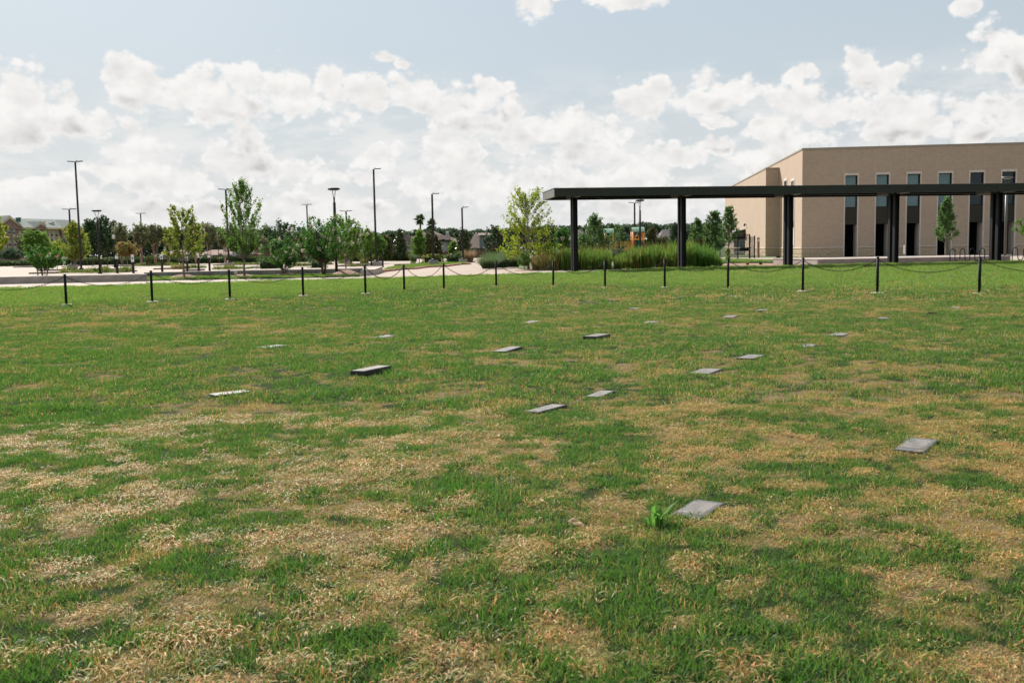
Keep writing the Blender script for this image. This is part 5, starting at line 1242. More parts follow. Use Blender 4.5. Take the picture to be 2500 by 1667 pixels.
bed(513, 600, 660.5, 3, .5, L_bed, 'low green plants left of the tall oval tree', 1000); bed(545, 620, 649, 3, .5, L_bed, 'low plants on the long island', 700)
bed(706, 750, 652.5, 3, .5, L_bed, 'low plants left of the flowering tree', 500); bed(760, 800, 647.5, 3, .5, L_bed, 'low plants beneath the thin light pole', 500)
bed(848, 868, 652, 2, .6, L_bed, 'bushy low plants at the slender dark posts', 300); bed(870, 890, 651, 2, .4, L_bed, 'small low plants beside the seat block', 300)
bed(1000, 1012, 645, 1.5, .55, L_bed, 'tiny bright plants on the median', 120); bed(824, 846, 646, 3, .6, L_bed, 'low plants behind the flowering trees', 300)
bed(876, 892, 645.5, 3, .8, L_bed, 'rounded low bush on the island behind the seat block', 300)

# reeds
def reeds(x0, x1, dep, hfun, lm, label, n, base_y, lean=.28, wid=.026, seed=0, tawny=None):
    r_ = np.random.default_rng(seed); px = r_.uniform(x0, x1, n); a = r_.random(n)**1.1
    p0 = np.array([P(q, base_y(q))[:2] for q in px]); dirv = unit(p0); B = p0+dirv*(a*dep)[:, None]
    B3 = np.concatenate([B, np.full((n, 1), .02)], 1); cl = fbm(B[:, 0], B[:, 1]*.5, .38, 2, 2); H = np.array([hfun(q) for q in px])*r_.uniform(.4, 1.0, n)**.8*(.52+.80*cl)
    t_ = np.clip(r_.random(n)*.45+1.3*(fbm(B[:, 0]+5, B[:, 1]*.6, .30, 2, 5)-.28), 0, .999)
    V, Fc, own = blades_VF(B3, H, wid*r_.uniform(.6, 1.3, n), lean, .8, 4, r_)
    return tag(link('reeds', npmesh('reeds', V, Fc, lm, {'tint': ('FACE', t_[own])})), label, 'reeds', kind='stuff')
by = lambda q: np.interp(q, [1280, 1404, 1500, 1760], [661, 660.5, 657.8, 652.6])
reeds(1345, 1492, 6, lambda q: 1.62, L_reed, 'dense green reed bed between first column and playground', 4600, by, seed=1, wid=.075)
reeds(1500, 1700, 7, lambda q: np.interp(q, [1500, 1525, 1580, 1700], [1.0, 1.35, 1.75, 1.95]), L_reed, 'dense green reed bed between the first and second columns', 6600, by, seed=2, wid=.075)
reeds(1690, 1762, 6, lambda q: np.interp(q, [1690, 1725, 1745, 1762], [1.9, 1.75, 1.25, .5]), leafmat('reed_bright', (.04, .125, .02), (.10, .22, .035), (.2, .25, .06), .4, f3=.15), 'bright drooping reeds at the right end of the bed', 2400, by, lean=.6, seed=3, wid=.07)
reeds(1300, 1362, 7, lambda q: np.interp(q, [1300, 1320, 1362], [1.0, 1.45, 1.6]), L_reedt, 'tawny dried reeds left of the first canopy column', 2200, by, lean=.5, seed=4, wid=.06)
reeds(1308, 1335, 1.2, lambda q: .7, L_bedd, 'dry orange-tan reed litter at the left foot of the bed', 1200, by, lean=.9, seed=6)
reeds(1360, 1490, 7, lambda q: 1.78, L_reedt, 'orange-tipped dry reeds along the back of the left bed', 700, lambda q: by(q)-3, lean=.25, seed=5)
reeds(1540, 1700, 5, lambda q: 1.5, L_reedt, 'dry brown reeds mixed into the right bed', 1300, by, lean=.4, seed=7)
mb = MB(); rr = random.Random(4)
for k in range(95):
    px = rr.uniform(1540, 1720) if k < 70 else rr.uniform(1400, 1480); a = P(px, by(px)-rr.uniform(1, 4)); h = rr.uniform(1.6, 1.95)*np.interp(px, [1400, 1540, 1600], [.92, .85, 1]); mb.tube([(a.x, a.y, h*.0), (a.x+.03, a.y, h)], .006, 3, cap=False); mb.tube([(a.x+.03, a.y, h-.02), (a.x+.035, a.y, h+.16)], .022, 6)
tag(mb.build('cattail_heads', mat('cattail_brown', (.22, .09, .04), .9)), 'brown cattail heads rising above the reeds', 'reeds', kind='stuff')

# palms
def palm(px, ctr_y, Y, label, seed):
    p = atY(px, 640, Y); p.z = 0; h = zat(px, ctr_y, p); t = thing('palm_tree', label, 'palm tree', p, seed, 'fan palms behind the grey house'); rr = random.Random(seed)
    mb = MB(); mb.tube([(0.3*math.sin(k*.3), 0, h*k/8) for k in range(9)], [.38-.02*k for k in range(8)]+[.30], 10); mb.build('trunk', palm_bark, t, True)
    f = MB(); Ls = 2.1                       # one fan leaf: stem and fingers
    f.tube([(0, 0, 0), (Ls*.45, 0, .12)], .035, 4)
    for k in range(15):
        a = R(-62+124*k/14); dr_ = -.35*abs(math.sin(a))-.15; b0 = Vector((Ls*.16, 0, .06)); e = b0+Vector((math.cos(a)*Ls*.80, math.sin(a)*Ls*.42, dr_*Ls*.4)); s_ = Vector((-math.sin(a), math.cos(a), 0))*.11
        m1 = b0.lerp(e, .55)+Vector((0, 0, .05)); f.quad(b0-s_*.3, b0+s_*.3, m1+s_, m1-s_); f.tri(m1-s_, m1+s_, e)
    me = f.mesh('frond', L_palm); at = me.attributes.new('tint', 'FLOAT', 'FACE'); at.data.foreach_set('value', [rr.random() for _ in f.f])
    for k in range(17):
        o = link('frond', me, t); el_ = 72-125*(k/16)**.9; o.location = (.3*math.sin(2.4), 0, h); o.rotation_euler = (rr.uniform(-.4, .4), R(-el_), k*2.4); s = rr.uniform(.8, 1.1); o.scale = (s, s, s)
palm(1031, 535, 262, 'left fan palm rising behind the grey house', 3); palm(1055, 550, 256, 'right fan palm partly hidden by the light pole', 5)

# ================================================================== houses
def gable_window(o, x0, x1, y, z0, z1, fm, pm_):
    w = MB(); w.box(x0, x1, y-.06, y, z0, z1); w = w.build('window', fm, o); MB().box(x0+.08, x1-.08, y-.075, y-.061, z0+.08, z1-.08).build('pane', pm_, w)
def house(p, rz, label, W_, D_, eave, ridge, rl, wallm, roofm):
    """two-storey house with hipped roof; origin at front-left corner"""
    t = thing('house', label, 'house', p, rz)
    MB().box(0, W_, 0, D_, 0, eave-.05).build('wall', wallm, t)
    e = .6; a, b, c, d = (-e, -e, eave), (W_+e, -e, eave), (W_+e, D_+e, eave), (-e, D_+e, eave); r1 = (W_/2-rl/2, D_/2, ridge); r2 = (W_/2+rl/2, D_/2, ridge)
    mb = MB(); mb.quad(a, b, r2, r1); mb.tri(b, c, r2); mb.quad(c, d, r1, r2); mb.tri(d, a, r1); mb.poly([d, c, b, a]); rf = mb.build('roof', roofm, t)
    MB().box(-e-.02, W_+e+.02, -e-.1, -e, eave-.18, eave+.02).build('gutter', mat('gutter_brown', (.09, .06, .05), .7), t)
    return t, rf
Yh = 235.0; a = atY(992, 588, Yh); b = atY(1098, 588, Yh); ev = atY(1045, 588.5, Yh).z; rg = atY(1045, 565, Yh+5).z
h1, rf = house(Vector((a.x, Yh, 0)), 0, 'grey two-storey house with brown hipped roof and chimney behind the palms side', b.x-a.x, 10, ev, rg, 2.6, r_wall, r_roof)
cx = atY(1092, 570, Yh+2).x-a.x; ct = atY(1092, 563, Yh+2).z
ch = MB().box(cx-.38, cx+.38, 1.6, 2.5, ev-.5, ct-.5).build('chimney', r_wall, rf); MB().box(cx-.42, cx+.42, 1.55, 2.55, ct-.12, ct).build('cap', r_roof, ch); MB().box(cx-.34, cx+.34, 1.65, 2.45, ct-.5, ct-.12).build('chimney_vent', white_p, ch)
mb = MB()
for k in range(3): x = (b.x-a.x)/2-1.2+k*.75; MB().box(x, x+.5, 4.6, 5.2, rg-.15, rg+.12).build('roof_vent', r_roof, rf)
w_ = b.x-a.x
gable_window(h1, w_-3.1, w_-2.2, 0, 1.7, 4.0, white_p, h_win); gable_window(h1, w_-1.9, w_-1.1, 0, 1.7, 4.0, white_p, h_blind)
MB().extr([(w_-3.9, 0), (w_+.1, 0), (w_+.1, .01), (w_-3.9, .01)], -1, 0).build('porch_floor', conc, h1)
mb = MB(); mb.quad((w_-4.2, -1.4, 4.0), (w_+.4, -1.4, 4.0), (w_+.0, .0, 4.9), (w_-3.6, .0, 4.9)); mb.quad((w_-4.2, -1.4, 3.9), (w_-3.6, 0, 3.9), (w_, 0, 3.9), (w_+.4, -1.4, 3.9)); mb.build('porch_roof', r_roof, h1)
MB().tube([(w_-.2, -.1, ev-.1), (w_-.2, -.1, .2)], .07, 6).build('downpipe', MATS['gutter_brown'], h1)
MB().box(w_+.01, w_+1.6, 1, 9, 0, ev-.6).build('side_wing', r_wall, h1)
mb = MB(); mb.quad((w_-.1, .4, ev-.62), (w_+2.2, .4, ev-.62), (w_+1.0, 5, ev+.6), (w_-.1, 5, ev+.9)); mb.quad((w_+2.2, .4, ev-.62), (w_+2.2, 9.6, ev-.62), (w_+1, 5.01, ev+.6), (w_+1.0, 5, ev+.6)); mb.build('side_roof', r_roof, h1)
# low front wing with pale roof at its left
mb = MB(); mb.box(-3.2, 2.6, -6, -.7, 0, 2.2); mb.build('garage_wall', r_wall, h1)
mb = MB(); mb.quad((-3.6, -6.4, 2.15), (3.4, -6.4, 2.15), (.9, -3.3, 5.2), (-2.0, -3.3, 5.2)); mb.tri((3.4, -6.4, 2.15), (3.4, -.4, 2.15), (.9, -3.3, 5.2)); mb.tri((-3.6, -.4, 2.15), (-3.6, -6.4, 2.15), (-2.0, -3.3, 5.2)); mb.build('garage_roof', r_roof, h1)
a2 = atY(1146, 606, 225); b2 = atY(1215, 606, 225); ev2 = atY(1170, 606, 225).z; rg2 = atY(1170, 571, 231).z
h2, rf2 = house(Vector((a2.x, 225, 0)), 0, 'brown-roofed house with grey dormer right of the conical magnolia', b2.x-a2.x, 12, ev2, rg2, 4.5, r_wall2, r_roof)
dx0 = atY(1170, 590, 223).x-a2.x; MB().box(dx0, dx0+3.0, -.3, 5, ev2+.1, ev2+2.9).build('dormer', r_wall2, h2)
mb = MB(); mb.quad((dx0-.4, -.7, ev2+2.9), (dx0+3.4, -.7, ev2+2.9), (dx0+3.4, 5, ev2+3.5), (dx0-.4, 5, ev2+3.5)); mb.quad((dx0-.4, -.7, ev2+2.8), (dx0-.4, 5, ev2+3.4), (dx0+3.4, 5, ev2+3.4), (dx0+3.4, -.7, ev2+2.8)); mb.build('dormer_roof', r_roof, h2)
gable_window(h2, .8, 1.6, 0, 1.0, 2.1, white_p, h_blind); gable_window(h2, 2.3, 3.5, 0, 1.0, 2.1, white_p, h_win)
def far_house(px0, px1, eave_y, ridge_y, Y, roofm, wallm, label):
    a = atY(px0, eave_y, Y); b = atY(px1, eave_y, Y); ev = max(1.2, a.z*.5+b.z*.5); rg = atY((px0+px1)/2, ridge_y, Y+5).z; w = b.x-a.x
    t, rf = house(Vector((a.x, Y, 0)), 0, label, w, 9, ev, max(rg, ev+1), w*.45, wallm, roofm)
    for k in range(2): x = w*(.2+.45*k); gable_window(t, x, x+1.0, 0, .5, 1.6, white_p, h_win)
    MB().box(w*.7, w*.7+.6, 3.4, 4, rg-.4, rg+.5).build('chimney', wallm, rf)
far_house(840, 892, 586, 562, 250, r_roof, r_wall, 'dark brown roof peeking above trees at centre left')
far_house(395, 460, 622, 610, 230, mat('pink_brown_roof', (.26, .175, .14), .95, .15, 1.5), r_wall, 'low house with pinkish brown roof behind the signs')
far_house(482, 560, 624, 610, 232, MATS['pink_brown_roof'], r_wall, 'low pinkish brown roofed house behind the crape myrtles')
far_house(575, 640, 624, 611, 234, r_roof, r_wall, 'low brown roofed house behind the silver pickup')
far_house(948, 985, 606, 592, 245, r_roof, r_wall, 'small brown roof left of the conical magnolia')
far_house(1573, 1618, 588, 568, 240, r_roof2, r_wall, 'grey-purple roofed house right of the playground, nearer')
far_house(1610, 1668, 588, 560, 246, r_roof2, r_wall, 'larger grey-purple roofed house beside the second column')
far_house(1395, 1450, 585, 561, 250, r_roof2, r_wall, 'dark roof line behind the oak between the columns')

# brick boundary wall
def bwall(px0, px1, Y, top, label):
    a = atY(px0, 630, Y); b = atY(px1, 630, Y); t = thing('brick_wall', label, 'wall', (a.x, Y, 0)); L = b.x-a.x
    MB().box(0, L, 0, .25, 0, top).build('wall_panel', brickd, t); MB().box(0, L, -.04, .29, top+.002, top+.07).build('wall_cap', brickd, t)
    k = 0
    while k*4.5 < L: MB().box(k*4.5, k*4.5+.5, -.12, .37, -.002, top+.14).build('pier', brickd, t); k += 1
bwall(990, 1205, 176, 1.15, 'dark brick boundary wall below the grey house'); bwall(205, 600, 178, 1.0, 'dark brick boundary wall behind the left hedges'); bwall(600, 985, 180, 1.25, 'dark brick boundary wall behind the flowering trees')

# ================================================================== hotel
ha = Vector((-158.0, 286, 0)); hb = Vector((-139.5, 332, 0)); hd_ = (hb-ha); hL = hd_.length; hrz = math.atan2(hd_.y, hd_.x); ch_, sh_ = math.cos(hrz), math.sin(hrz)
def hot(px, py, yl=0.0):
    d = ray(px, py); ox, oy = ha.x-sh_*yl, ha.y+ch_*yl; t_ = (ox*sh_-oy*ch_)/(d[0]*sh_-d[1]*ch_); return ((d[0]*t_-ox)*ch_+(d[1]*t_-oy)*sh_, HC+d[2]*t_)
HT = thing('hotel_building', 'four-storey brick and cream hotel with grey-green gabled roof at far left', 'building', ha, hrz)
u0 = hot(-40, 560)[0]; ze = hot(100, 556)[1]; zr = hot(90, 532)[1]
sec = [(u0, 'b'), (hot(39, 560)[0], 'c'), (hot(60, 560)[0], 'b'), (hot(78, 560)[0], 'b'), (hot(99, 560)[0], 'c'), (hot(144, 560)[0], 'b'), (hot(200, 560)[0], 'x')]
for i in range(len(sec)-1):
    x0, k = sec[i]; x1 = sec[i+1][0]; pr = 1.2 if k == 'b' and i != 2 else (.5 if i == 2 else 0)
    MB().box(x0, x1, -pr, 14, 0, ze-.02*i).build('wall', h_brick if k == 'b' else h_cream, HT)
uE = sec[-1][0]
mb = MB(); mb.quad((u0, -1.4, ze), (uE, -1.4, ze), (uE, 7, zr), (u0, 7, zr)); mb.quad((uE, 15, ze), (u0, 15, ze), (u0, 7, zr), (uE, 7, zr)); mb.tri((uE, -1.4, ze), (uE, 15, ze), (uE, 7, zr)); rfh = mb.build('roof', h_roof, HT)
MB().box(u0, uE, -1.5, -1.3, ze-.5, ze+.02).build('eave_trim', h_cream, HT)
def hgable(xa, xb, zt, pr, i):
    xm = (xa+xb)/2; yb = 7*(zt-ze)/(zr-ze)+.2
    mb = MB(); mb.extr([(xa, ze-.6), (xb, ze-.6), (xb, ze), (xm, zt-.5), (xa, ze)], -pr-.45, -pr-.2); mb.build('gable_wall', h_brick, HT)
    for (s0, s1) in (((xa-.5, ze-.3), (xm, zt)), ((xm, zt), (xb+.5, ze-.3))):
        mb = MB(); mb.extr([s0, (s0[0], s0[1]-.01), (s1[0], s1[1]-.9), s1] if s0[0] < xm-.01 else [s0, (s0[0], s0[1]-.9), s1, (s1[0], s1[1]+.01)], -pr-.75, -pr-.45); mb.build('gable_trim', h_cream, HT)
    mb = MB(); mb.quad((xa-.6, -pr-.8, ze-.25), (xm, -pr-.8, zt+.05), (xm, yb, zt+.05), (xa-.6, yb*0-.0, ze-.25)); mb.quad((xm, -pr-.8, zt+.05), (xb+.6, -pr-.8, ze-.25), (xb+.6, 0, ze-.25), (xm, yb, zt+.05)); mb.build('gable_roof', h_roof, HT)
hgable(hot(-14, 556)[0], hot(41, 554)[0], hot(15, 527)[1], 1.2, 0); hgable(hot(77, 553)[0], hot(101, 555)[0], hot(88, 541)[1], 1.2, 1); hgable(hot(146, 557)[0], hot(189, 557)[0], hot(165, 537.5)[1], 1.2, 2)
def dormer(px, py, w, d_, h, m1, m2, py2):
    x, z = hot(px, py, 3.5); b = MB().box(x, x+w, 2.0, 2.0+d_, z-h, z).build('dormer', m1, rfh)
    MB().extr([(x-.3, z), (x+w+.3, z), (x+w/2, z+w*.28)], 1.8, 2.0+d_).build('dormer_roof', m2, b)
dormer(36, 533, .9, 1.2, 1.2, h_roofd, h_roofd, 0); dormer(96, 543, .8, 2, 1.0, h_cream, h_roof, 0); dormer(116, 545, 1.2, 2, 1.2, h_cream, h_roof, 0)
hw = [(8,565),(21,565),(33.5,566),(42,567),(54,567),(104.5,569),(115.5,570.5),(126,571.5),(137,572),(12,580),(34,580.5),(43,581),(23,594.5),(35.5,595),(44.5,595.5),(11,594),(11.5,608.5),(24,609),(36.5,609),(45,609.5),(57,609),(126,584),(137,584.5),(92,570),(83,570),(58,621)]
wm = MB().box(0, .95, -.12, 0, 0, 1.6); wm.box(-.05, 1.0, -.18, .0, -.2, -.02); wme = wm.mesh('window', h_cream); pme = MB().box(.06, .89, -.14, -.121, .75, 1.52).mesh('pane', h_blind); pme2 = MB().box(.06, .89, -.145, -.121, .04, .73).mesh('pane', h_win)
for (px, py) in hw:
    pr = 1.2 if (px < 39 or 77 < px < 101) else (.5 if 60 < px < 77 else 0); x, z = hot(px, py, -pr); o = link('window', wme, HT, (x-.47, -pr-.003, z-.8)); link('pane', pme, o); link('pane', pme2, o)

# ================================================================== vehicles
def vehicle(kind, p, rz, label, paint):
    t = thing('parked_car' if kind != 'pickup' else 'pickup_truck', label, 'car' if kind != 'pickup' else 'truck', p, rz)
    L = {'suv': 4.8, 'sedan': 4.6, 'pickup': 5.6}[kind]; W2 = .92
    low = [(-L/2, .35), (-L/2+.1, .95), (-L/2+1.05, 1.05), (L/2-.1, 1.05), (L/2, .85), (L/2, .35)]
    if kind == 'suv': cab = [(-L/2+.95, 1.05), (-L/2+1.65, 1.72), (-L/2+2.2, 1.8), (L/2-.45, 1.78), (L/2-.1, 1.05)]
    elif kind == 'sedan': cab = [(-L/2+1.2, 1.03), (-L/2+2.0, 1.42), (L/2-1.6, 1.44), (L/2-.7, 1.05)]
    else: cab = [(-L/2+1.35, 1.05), (-L/2+2.0, 1.72), (-L/2+2.3, 1.78), (-L/2+3.5, 1.76), (-L/2+3.75, 1.05)]
    mb = MB(); mb.extr(low, -W2, W2); 
    n = len(cab); A = [(x, -W2+.06 if z < 1.2 else -W2+.22, z) for x, z in cab]; B = [(x, -y, z) for x, y, z in A]
    mb.poly(A); mb.poly(B[::-1])
    for i in range(n): j = (i+1) % n; mb.quad(A[j], A[i], B[i], B[j])
    body = mb.build('body', paint, t)
    xs0, xs1 = cab[0][0]+.55, cab[-1][0]-.25; nw = {'suv': 3, 'sedan': 2, 'pickup': 2}[kind]; zt = max(z for _, z in cab)-.12
    for s in (-1, 1):
        for k in range(nw):
            a_ = xs0+(xs1-xs0)*k/nw+.05; b_ = xs0+(xs1-xs0)*(k+1)/nw-.05; y0 = s*(W2-.045); y1 = s*(W2-.185)
            mb = MB(); q = [(a_+(.15 if k == 0 else 0), y0, 1.12), (b_, y0, 1.12), (b_-(.1 if k == nw-1 else 0), y1, zt), (a_+(.35 if k == 0 else 0), y1, zt)]
            mb.poly(q if s < 0 else q[::-1]); mb.build('side_window', carg, t)
    (xa, za), (xb, zb) = cab[0], cab[1]; mb = MB(); f0 = lambda t_: (xa+(xb-xa)*t_-.012, za+(zb-za)*t_+.012); x0_, z0_ = f0(.15); x1_, z1_ = f0(.9)
    mb.quad((x0_, W2-.2, z0_), (x0_, -W2+.2, z0_), (x1_, -W2+.3, z1_), (x1_, W2-.3, z1_)); mb.build('windscreen', carg, t)
    for x in (-L/2+.9, L/2-1.0):
        for s in (-1, 1):
            w = MB().tube([(x, s*(W2-.2), .34), (x, s*(W2+.01), .34)], .34, 18).build('wheel', tyre_m, t); MB().tube([(x, s*(W2), .34), (x, s*(W2+.025), .34)], .2, 12).build('rim', rim_m, w)
    for s in (-1, 1):
        MB().box(-L/2-.01, -L/2+.12, s*.62-.16, s*.62+.16, .68, .84).build('headlight', rim_m, t); MB().box(L/2-.08, L/2+.012, s*.74-.1, s*.74+.1, .72, .98).build('taillight', lamp_r, t)
    MB().box(-L/2-.03, -L/2+.1, -W2+.1, W2-.1, .36, .52).build('bumper', tyre_m if kind == 'sedan' else paint, t)
    if kind == 'pickup': MB().box(-L/2+3.85, L/2-.12, -W2+.12, W2-.12, 1.0, 1.054).build('truck_bed', tyre_m, t)
vehicle('suv', (atY(154, 635, 186).x, 186, .35), 0, 'white sport utility vehicle behind the yellow-green tree', carw)
vehicle('sedan', (atY(-6, 640, 160).x, 176, .35), math.pi, 'white car at the left edge before the hotel', carw)
vehicle('pickup', (atY(588, 634, 184).x, 184, .40), 0, 'silver pickup truck behind the tall oval tree trunk', cars)

# ================================================================== playground
Yp = 118.0
def pl_pt(px, py, Y=Yp): return atY(px, py, Y)
o0 = pl_pt(1544, 640); o0.z = 0
T = thing('playground_tower', 'orange play tower with mint green roof and round panel', 'playground', o0)
def lx(px): return pl_pt(px, 600).x-o0.x
def lz(px, py): return pl_pt(px, py).z
for px in (1546.3, 1571): 
    for y in (0, 1.5): MB().tube([(lx(px), y, 0), (lx(px), y, lz(px, 566))], .115, 10).build('post', orange_p, T, True)
x0, x1 = lx(1543.5), lx(1574.3); zt_, ze_ = lz(1559, 554.5), lz(1559, 566)
for k in range(2):
    ya, yb = (-.25, .75) if k == 0 else (1.75, .75); mb = MB(); nseg = 6
    for i in range(nseg):
        t0, t1 = i/nseg, (i+1)/nseg; f = lambda t_: (ya+(yb-ya)*t_, ze_+(zt_-ze_)*math.sin(t_*math.pi/2)); a_, b_ = f(t0), f(t1)
        mb.quad((x0, a_[0], a_[1]), (x1, a_[0], a_[1]), (x1, b_[0], b_[1]), (x0, b_[0], b_[1]))
    rfp = mb.build('roof', mint_p, T)
    if k == 0:
        mb = MB()
        for i in range(-3, 9):
            for sgn in (-1, 1):
                xa = x0+(x1-x0)*(i/6); xb = xa+sgn*(x1-x0)*.45
                if min(xa, xb) < x0 or max(xa, xb) > x1: continue
                mb.tube([(xa, -.27, ze_+.02), (xb, .60, zt_-.03)], .015, 3, cap=False)
        mb.build('lattice', green_p, rfp)
MB().box(lx(1548.5), lx(1568.6), -.05, .03, lz(1559, 586), lz(1559, 582.5)).build('rail', yellow_p, T)
MB().box(lx(1548.5), lx(1568.6), -.05, .03, 0.3, lz(1559, 606)).build('panel', yellow_p, T)
MB().tube([(lx(1551)+k*0, 0, 0) for k in range(2)], .01, 3).build('rail', orange_p, T)
mb = MB(); cxx, czz = lx(1555.5), lz(1555.5, 583); mb.tube([(cxx+.22*math.cos(a), -.02, czz+.38*math.sin(a)) for a in np.linspace(0, math.pi, 9)], .04, 6); mb.build('handhold', orange_p, T)
cz_ = lz(1560, 597); mb = MB(); ns = 20; cX = lx(1560); mb.extr([(cX+.55*math.cos(6.283*k/ns), cz_+.50*math.sin(6.283*k/ns)) for k in range(ns)], -.12, -.06); mb.build('round_panel', green_p, T)
mb = MB(); mb.tube([(cX+.45*math.cos(a), -.16, cz_-.05+.40*math.sin(a)) for a in np.linspace(-2.6, .2, 9)], .05, 6); mb.build('slide_rim', mat('pale_mint', (.5, .62, .5), .5), T)
MB().tube([(lx(1573), -.1, lz(1573, 598)), (lx(1583), -.6, lz(1583, 604))], .06, 6).build('slide_edge', orange_p, T)
o1 = pl_pt(1478, 640, 114); o1.z = 0; T2 = thing('playground_tower', 'play tower with mint roof left of the sapling, orange rails', 'playground', o1)
l2 = lambda px: pl_pt(px, 600, 114).x-o1.x; z2 = lambda px, py: pl_pt(px, py, 114).z
for px in (1478, 1496.5): MB().tube([(l2(px), 0, 0), (l2(px), 0, z2(px, 569))], .10, 10).build('post', orange_p, T2, True)
mb = MB(); x0, x1 = l2(1471), l2(1499); za, zb = z2(1485, 569), z2(1485, 558)
for i in range(5):
    f = lambda t_: (-.3+1.0*t_, za+(zb-za)*math.sin(t_*math.pi/2)); a_, b_ = f(i/5), f((i+1)/5); mb.quad((x0, a_[0], a_[1]), (x1, a_[0], a_[1]), (x1, b_[0], b_[1]), (x0, b_[0], b_[1]))
for i in range(5):
    f = lambda t_: (1.7-1.0*t_, za+(zb-za)*math.sin(t_*math.pi/2)); a_, b_ = f(i/5), f((i+1)/5); mb.quad((x1, a_[0], a_[1]), (x0, a_[0], a_[1]), (x0, b_[0], b_[1]), (x1, b_[0], b_[1]))
mb.build('roof', mint_p, T2)
for k in range(9):
    px = 1472+k*2.9; 
    if 1481 < px < 1487: continue
    MB().box(l2(px)-.03, l2(px)+.03, -.03, .03, z2(px, 613), z2(px, 593)).build('slat', orange_p, T2)
MB().box(l2(1472), l2(1480.5), -.05, .05, z2(1475, 596), z2(1475, 593)).build('rail', orange_p, T2)
mb = MB(); mb.tube([(l2(1484.5)+.24*math.cos(a), -.02, z2(1484, 590)+.36*math.sin(a)) for a in np.linspace(0, math.pi, 9)], .045, 6); mb.build('handhold', orange_p, T2)
MB().tube([(l2(1497.3), -.1, z2(1497, 630)), (l2(1497.3), -.1, z2(1497, 595))], .05, 6).build('pole', orange_p, T2)
o2 = pl_pt(1500, 640, 117); o2.z = 0; B_ = thing('playground_bridge', 'orange slatted bridge between the two play towers', 'playground', o2)
l3 = lambda px: pl_pt(px, 600, 117).x-o2.x; z3 = lambda px, py: pl_pt(px, py, 117).z
for k in range(17): px = 1500.5+k*2.62; MB().box(l3(px)-.045, l3(px)+.045, 0, .04, z3(px, 611.5), z3(px, 590.5)).build('slat', yellow_p, B_)
MB().box(l3(1499), l3(1544), -.03, .07, z3(1520, 590.4), z3(1520, 588.4)).build('rail', orange_p, B_); MB().box(l3(1499), l3(1544), -.03, .9, z3(1520, 614), z3(1520, 611.7)).build('deck', orange_p, B_)
mb = MB(); rr = random.Random(3); q = pl_pt(1513, 622, 108); ns = 14
for i in range(6):
    for k in range(ns):
        pass
def rock(p, rx, ry, rz_, m_, label, seed, name='boulder'):
    me = bpy.data.meshes.new(name); import bmesh; bm = bmesh.new(); bmesh.ops.create_icosphere(bm, subdivisions=3, radius=1); r2 = random.Random(seed); ph = [r2.uniform(0, 6) for _ in range(6)]
    for v in bm.verts:
        c = v.co; k = 1+.13*math.sin(3*c.x+ph[0])*math.cos(2.5*c.y+ph[1])+.09*math.sin(6*c.z+ph[2]+4*c.x)+.05*r2.uniform(-1, 1); v.co = Vector((c.x*rx*k, c.y*ry*k, max(c.z, -.35)*rz_*k))
    bm.to_mesh(me); bm.free(); me.materials.append(m_); o = link(name, me, None, p); return tag(o, label, 'rock')
rock((q.x, q.y, .4), .82, .8, .95, rock_m, 'dark artificial climbing rock below the playground bridge', 3)
q = P(1408, 1281, .05); rock((q.x, q.y, .05), .045, .035, .022, straw_rock, 'small tan stone in the grass left of the weed', 5, 'stone')
EXCL.append((q.x, q.y, 1, 0, .04, .03))
rock((q.x-.015, q.y+.02, .055), .03, .03, .03, straw_rock, 'smaller lump of tan earth touching the stone', 6, 'stone')

# ================================================================== black fences by the playground and school
def fence(a, b, h, n, label, gate=False, name='metal_fence', posts=5):
    d = b-a; L = d.length; t = thing(name, label, 'gate' if gate else 'fence', a, math.atan2(d.y, d.x))
    pk = MB().box(-.012, .012, -.012, .012, .08, h).mesh('picket', black)
    for k in range(n): link('picket', pk, t, ((k+.5)*L/n, 0, 0))
    for z in (h-.06, h-.28, .15): MB().box(0, L, -.022, .022, z-.02, z+.02).build('rail', black, t)
    np_ = posts
    pm_ = MB().box(-.05, .05, -.05, .05, 0, h+.12).mesh('post', black)
    for k in range(np_): link('post', pm_, t, (k*L/(np_-1), 0, 0))
    return t
fa = atY(1758, 630, 118); fa.z = 0; fb = atY(1801, 630, 110); fb.z = 0; fence(fa, fb, 2.1, 30, 'black picket fence left of the gate by the school wing', posts=3)
ga = P(1801.5, 631.5); gb = P(1829.5, 630.8); ga.z = gb.z = 0; hg = zat(1829, 574, gb)
G = fence(ga, gb, hg, 12, 'black metal gate with dark lock plate before the school door', True, 'metal_gate', 2)
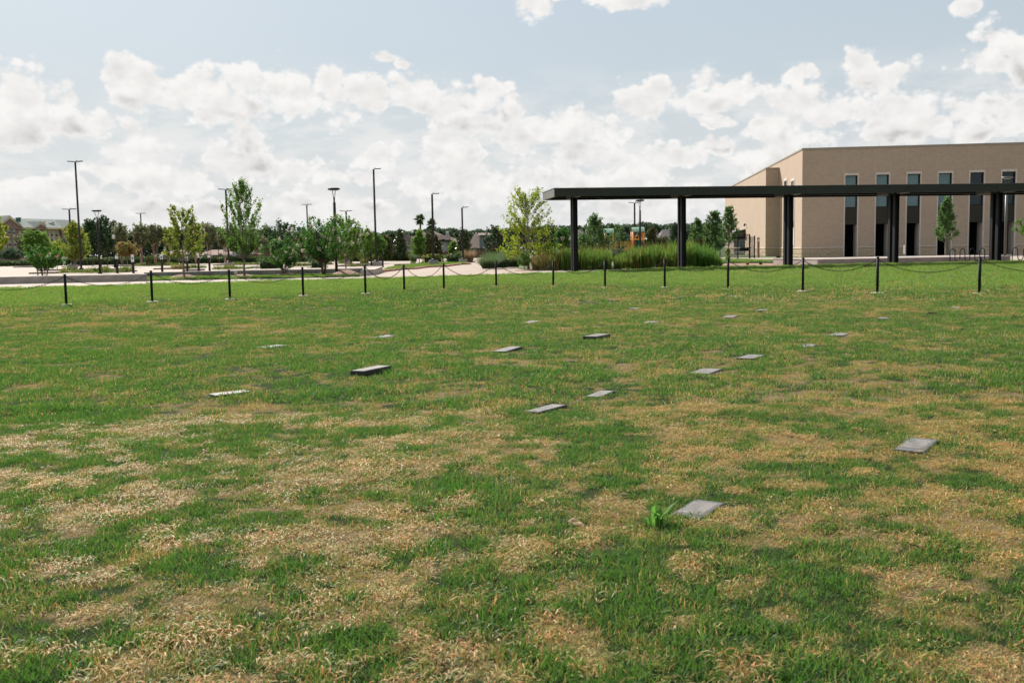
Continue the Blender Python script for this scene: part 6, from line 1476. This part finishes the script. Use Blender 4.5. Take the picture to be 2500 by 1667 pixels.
Lg = (gb-ga).length; MB().box(Lg*.12, Lg*.97, -.05, -.026, zat(1815, 613, ga), zat(1815, 604.5, ga)).build('lock_plate', black, G); MB().box(-.0, Lg, -.03, .03, hg+.02, hg+.09).build('header', black, G); MB().box(Lg*.9, Lg*.96, -.09, -.052, 1.0, 1.12).build('handle', rim_m, G)
fc = P(1830.5, 630.8); fd = P(1842, 630.8); fc.z = fd.z = 0; fence(fc, fd, zat(1842, 578, fd), 7, 'short black picket fence panel right of the gate', posts=2)
fe = atY(1465, 640, 106); fe.z = 0; ff = atY(1757, 640, 120); ff.z = 0
hF = atY(1600, 587, 112).z; fence(fe, ff, hF, 110, 'long black picket fence round the playground behind the reeds', posts=8)

# ================================================================== weed and twig
q = P(1606, 1283, .05); r_ = np.random.default_rng(5); n = 28; a = r_.uniform(0, 6.28, n)
mb = MB(); t = thing('broad_leaved_weed', 'bright green broad-leaved weed left of the nearest grave marker', 'plant', (q.x, q.y, float(lawn_z(q.x, q.y))-.0))
for k in range(n):
    h = r_.uniform(.07, .16); w = h*.10; ln = r_.uniform(.10, .75)*h; d = Vector((math.cos(a[k]), math.sin(a[k]), 0)); s_ = Vector((-d.y, d.x, 0)); b0 = Vector(r_.normal(0, .022, 3)); b0.z = 0; pts = []
    mb = MB(); prev = None
    for i in range(7):
        u_ = i/6; c = b0+d*(ln*u_*u_)+Vector((0, 0, h*(u_-.18*u_*u_))); ww = w*(math.sin(math.pi*min(1, u_*.93+.07))**.8)*(.25+.95*u_) + .0012; L_, R_ = c-s_*ww+Vector((0, 0, ww*.35)), c+s_*ww+Vector((0, 0, ww*.35))
        if prev: mb.quad(prev[0], prev[1], c, L_); mb.quad(prev[1], prev[2], R_, c)
        prev = (L_, c, R_)
    me = mb.mesh('leaf', L_weed); at = me.attributes.new('tint', 'FLOAT', 'FACE'); at.data.foreach_set('value', [r_.random()]*len(me.polygons)); link('leaf', me, t)
a = P(2262, 766.5, .1); b = P(2287, 763.5, .1); m_ = (a+b)/2; mb = MB(); mb.tube([a, a.lerp(m_, .6)+Vector((0, .02, .02)), m_, b], [.012, .016, .015, .008], 6); mb.tube([m_, m_+Vector((.1, .12, .05))], [.01, .004], 5)
tag(mb.build('twig', bark_d), 'dark fallen twig lying in the grass at far right', 'twig')

build_grass()
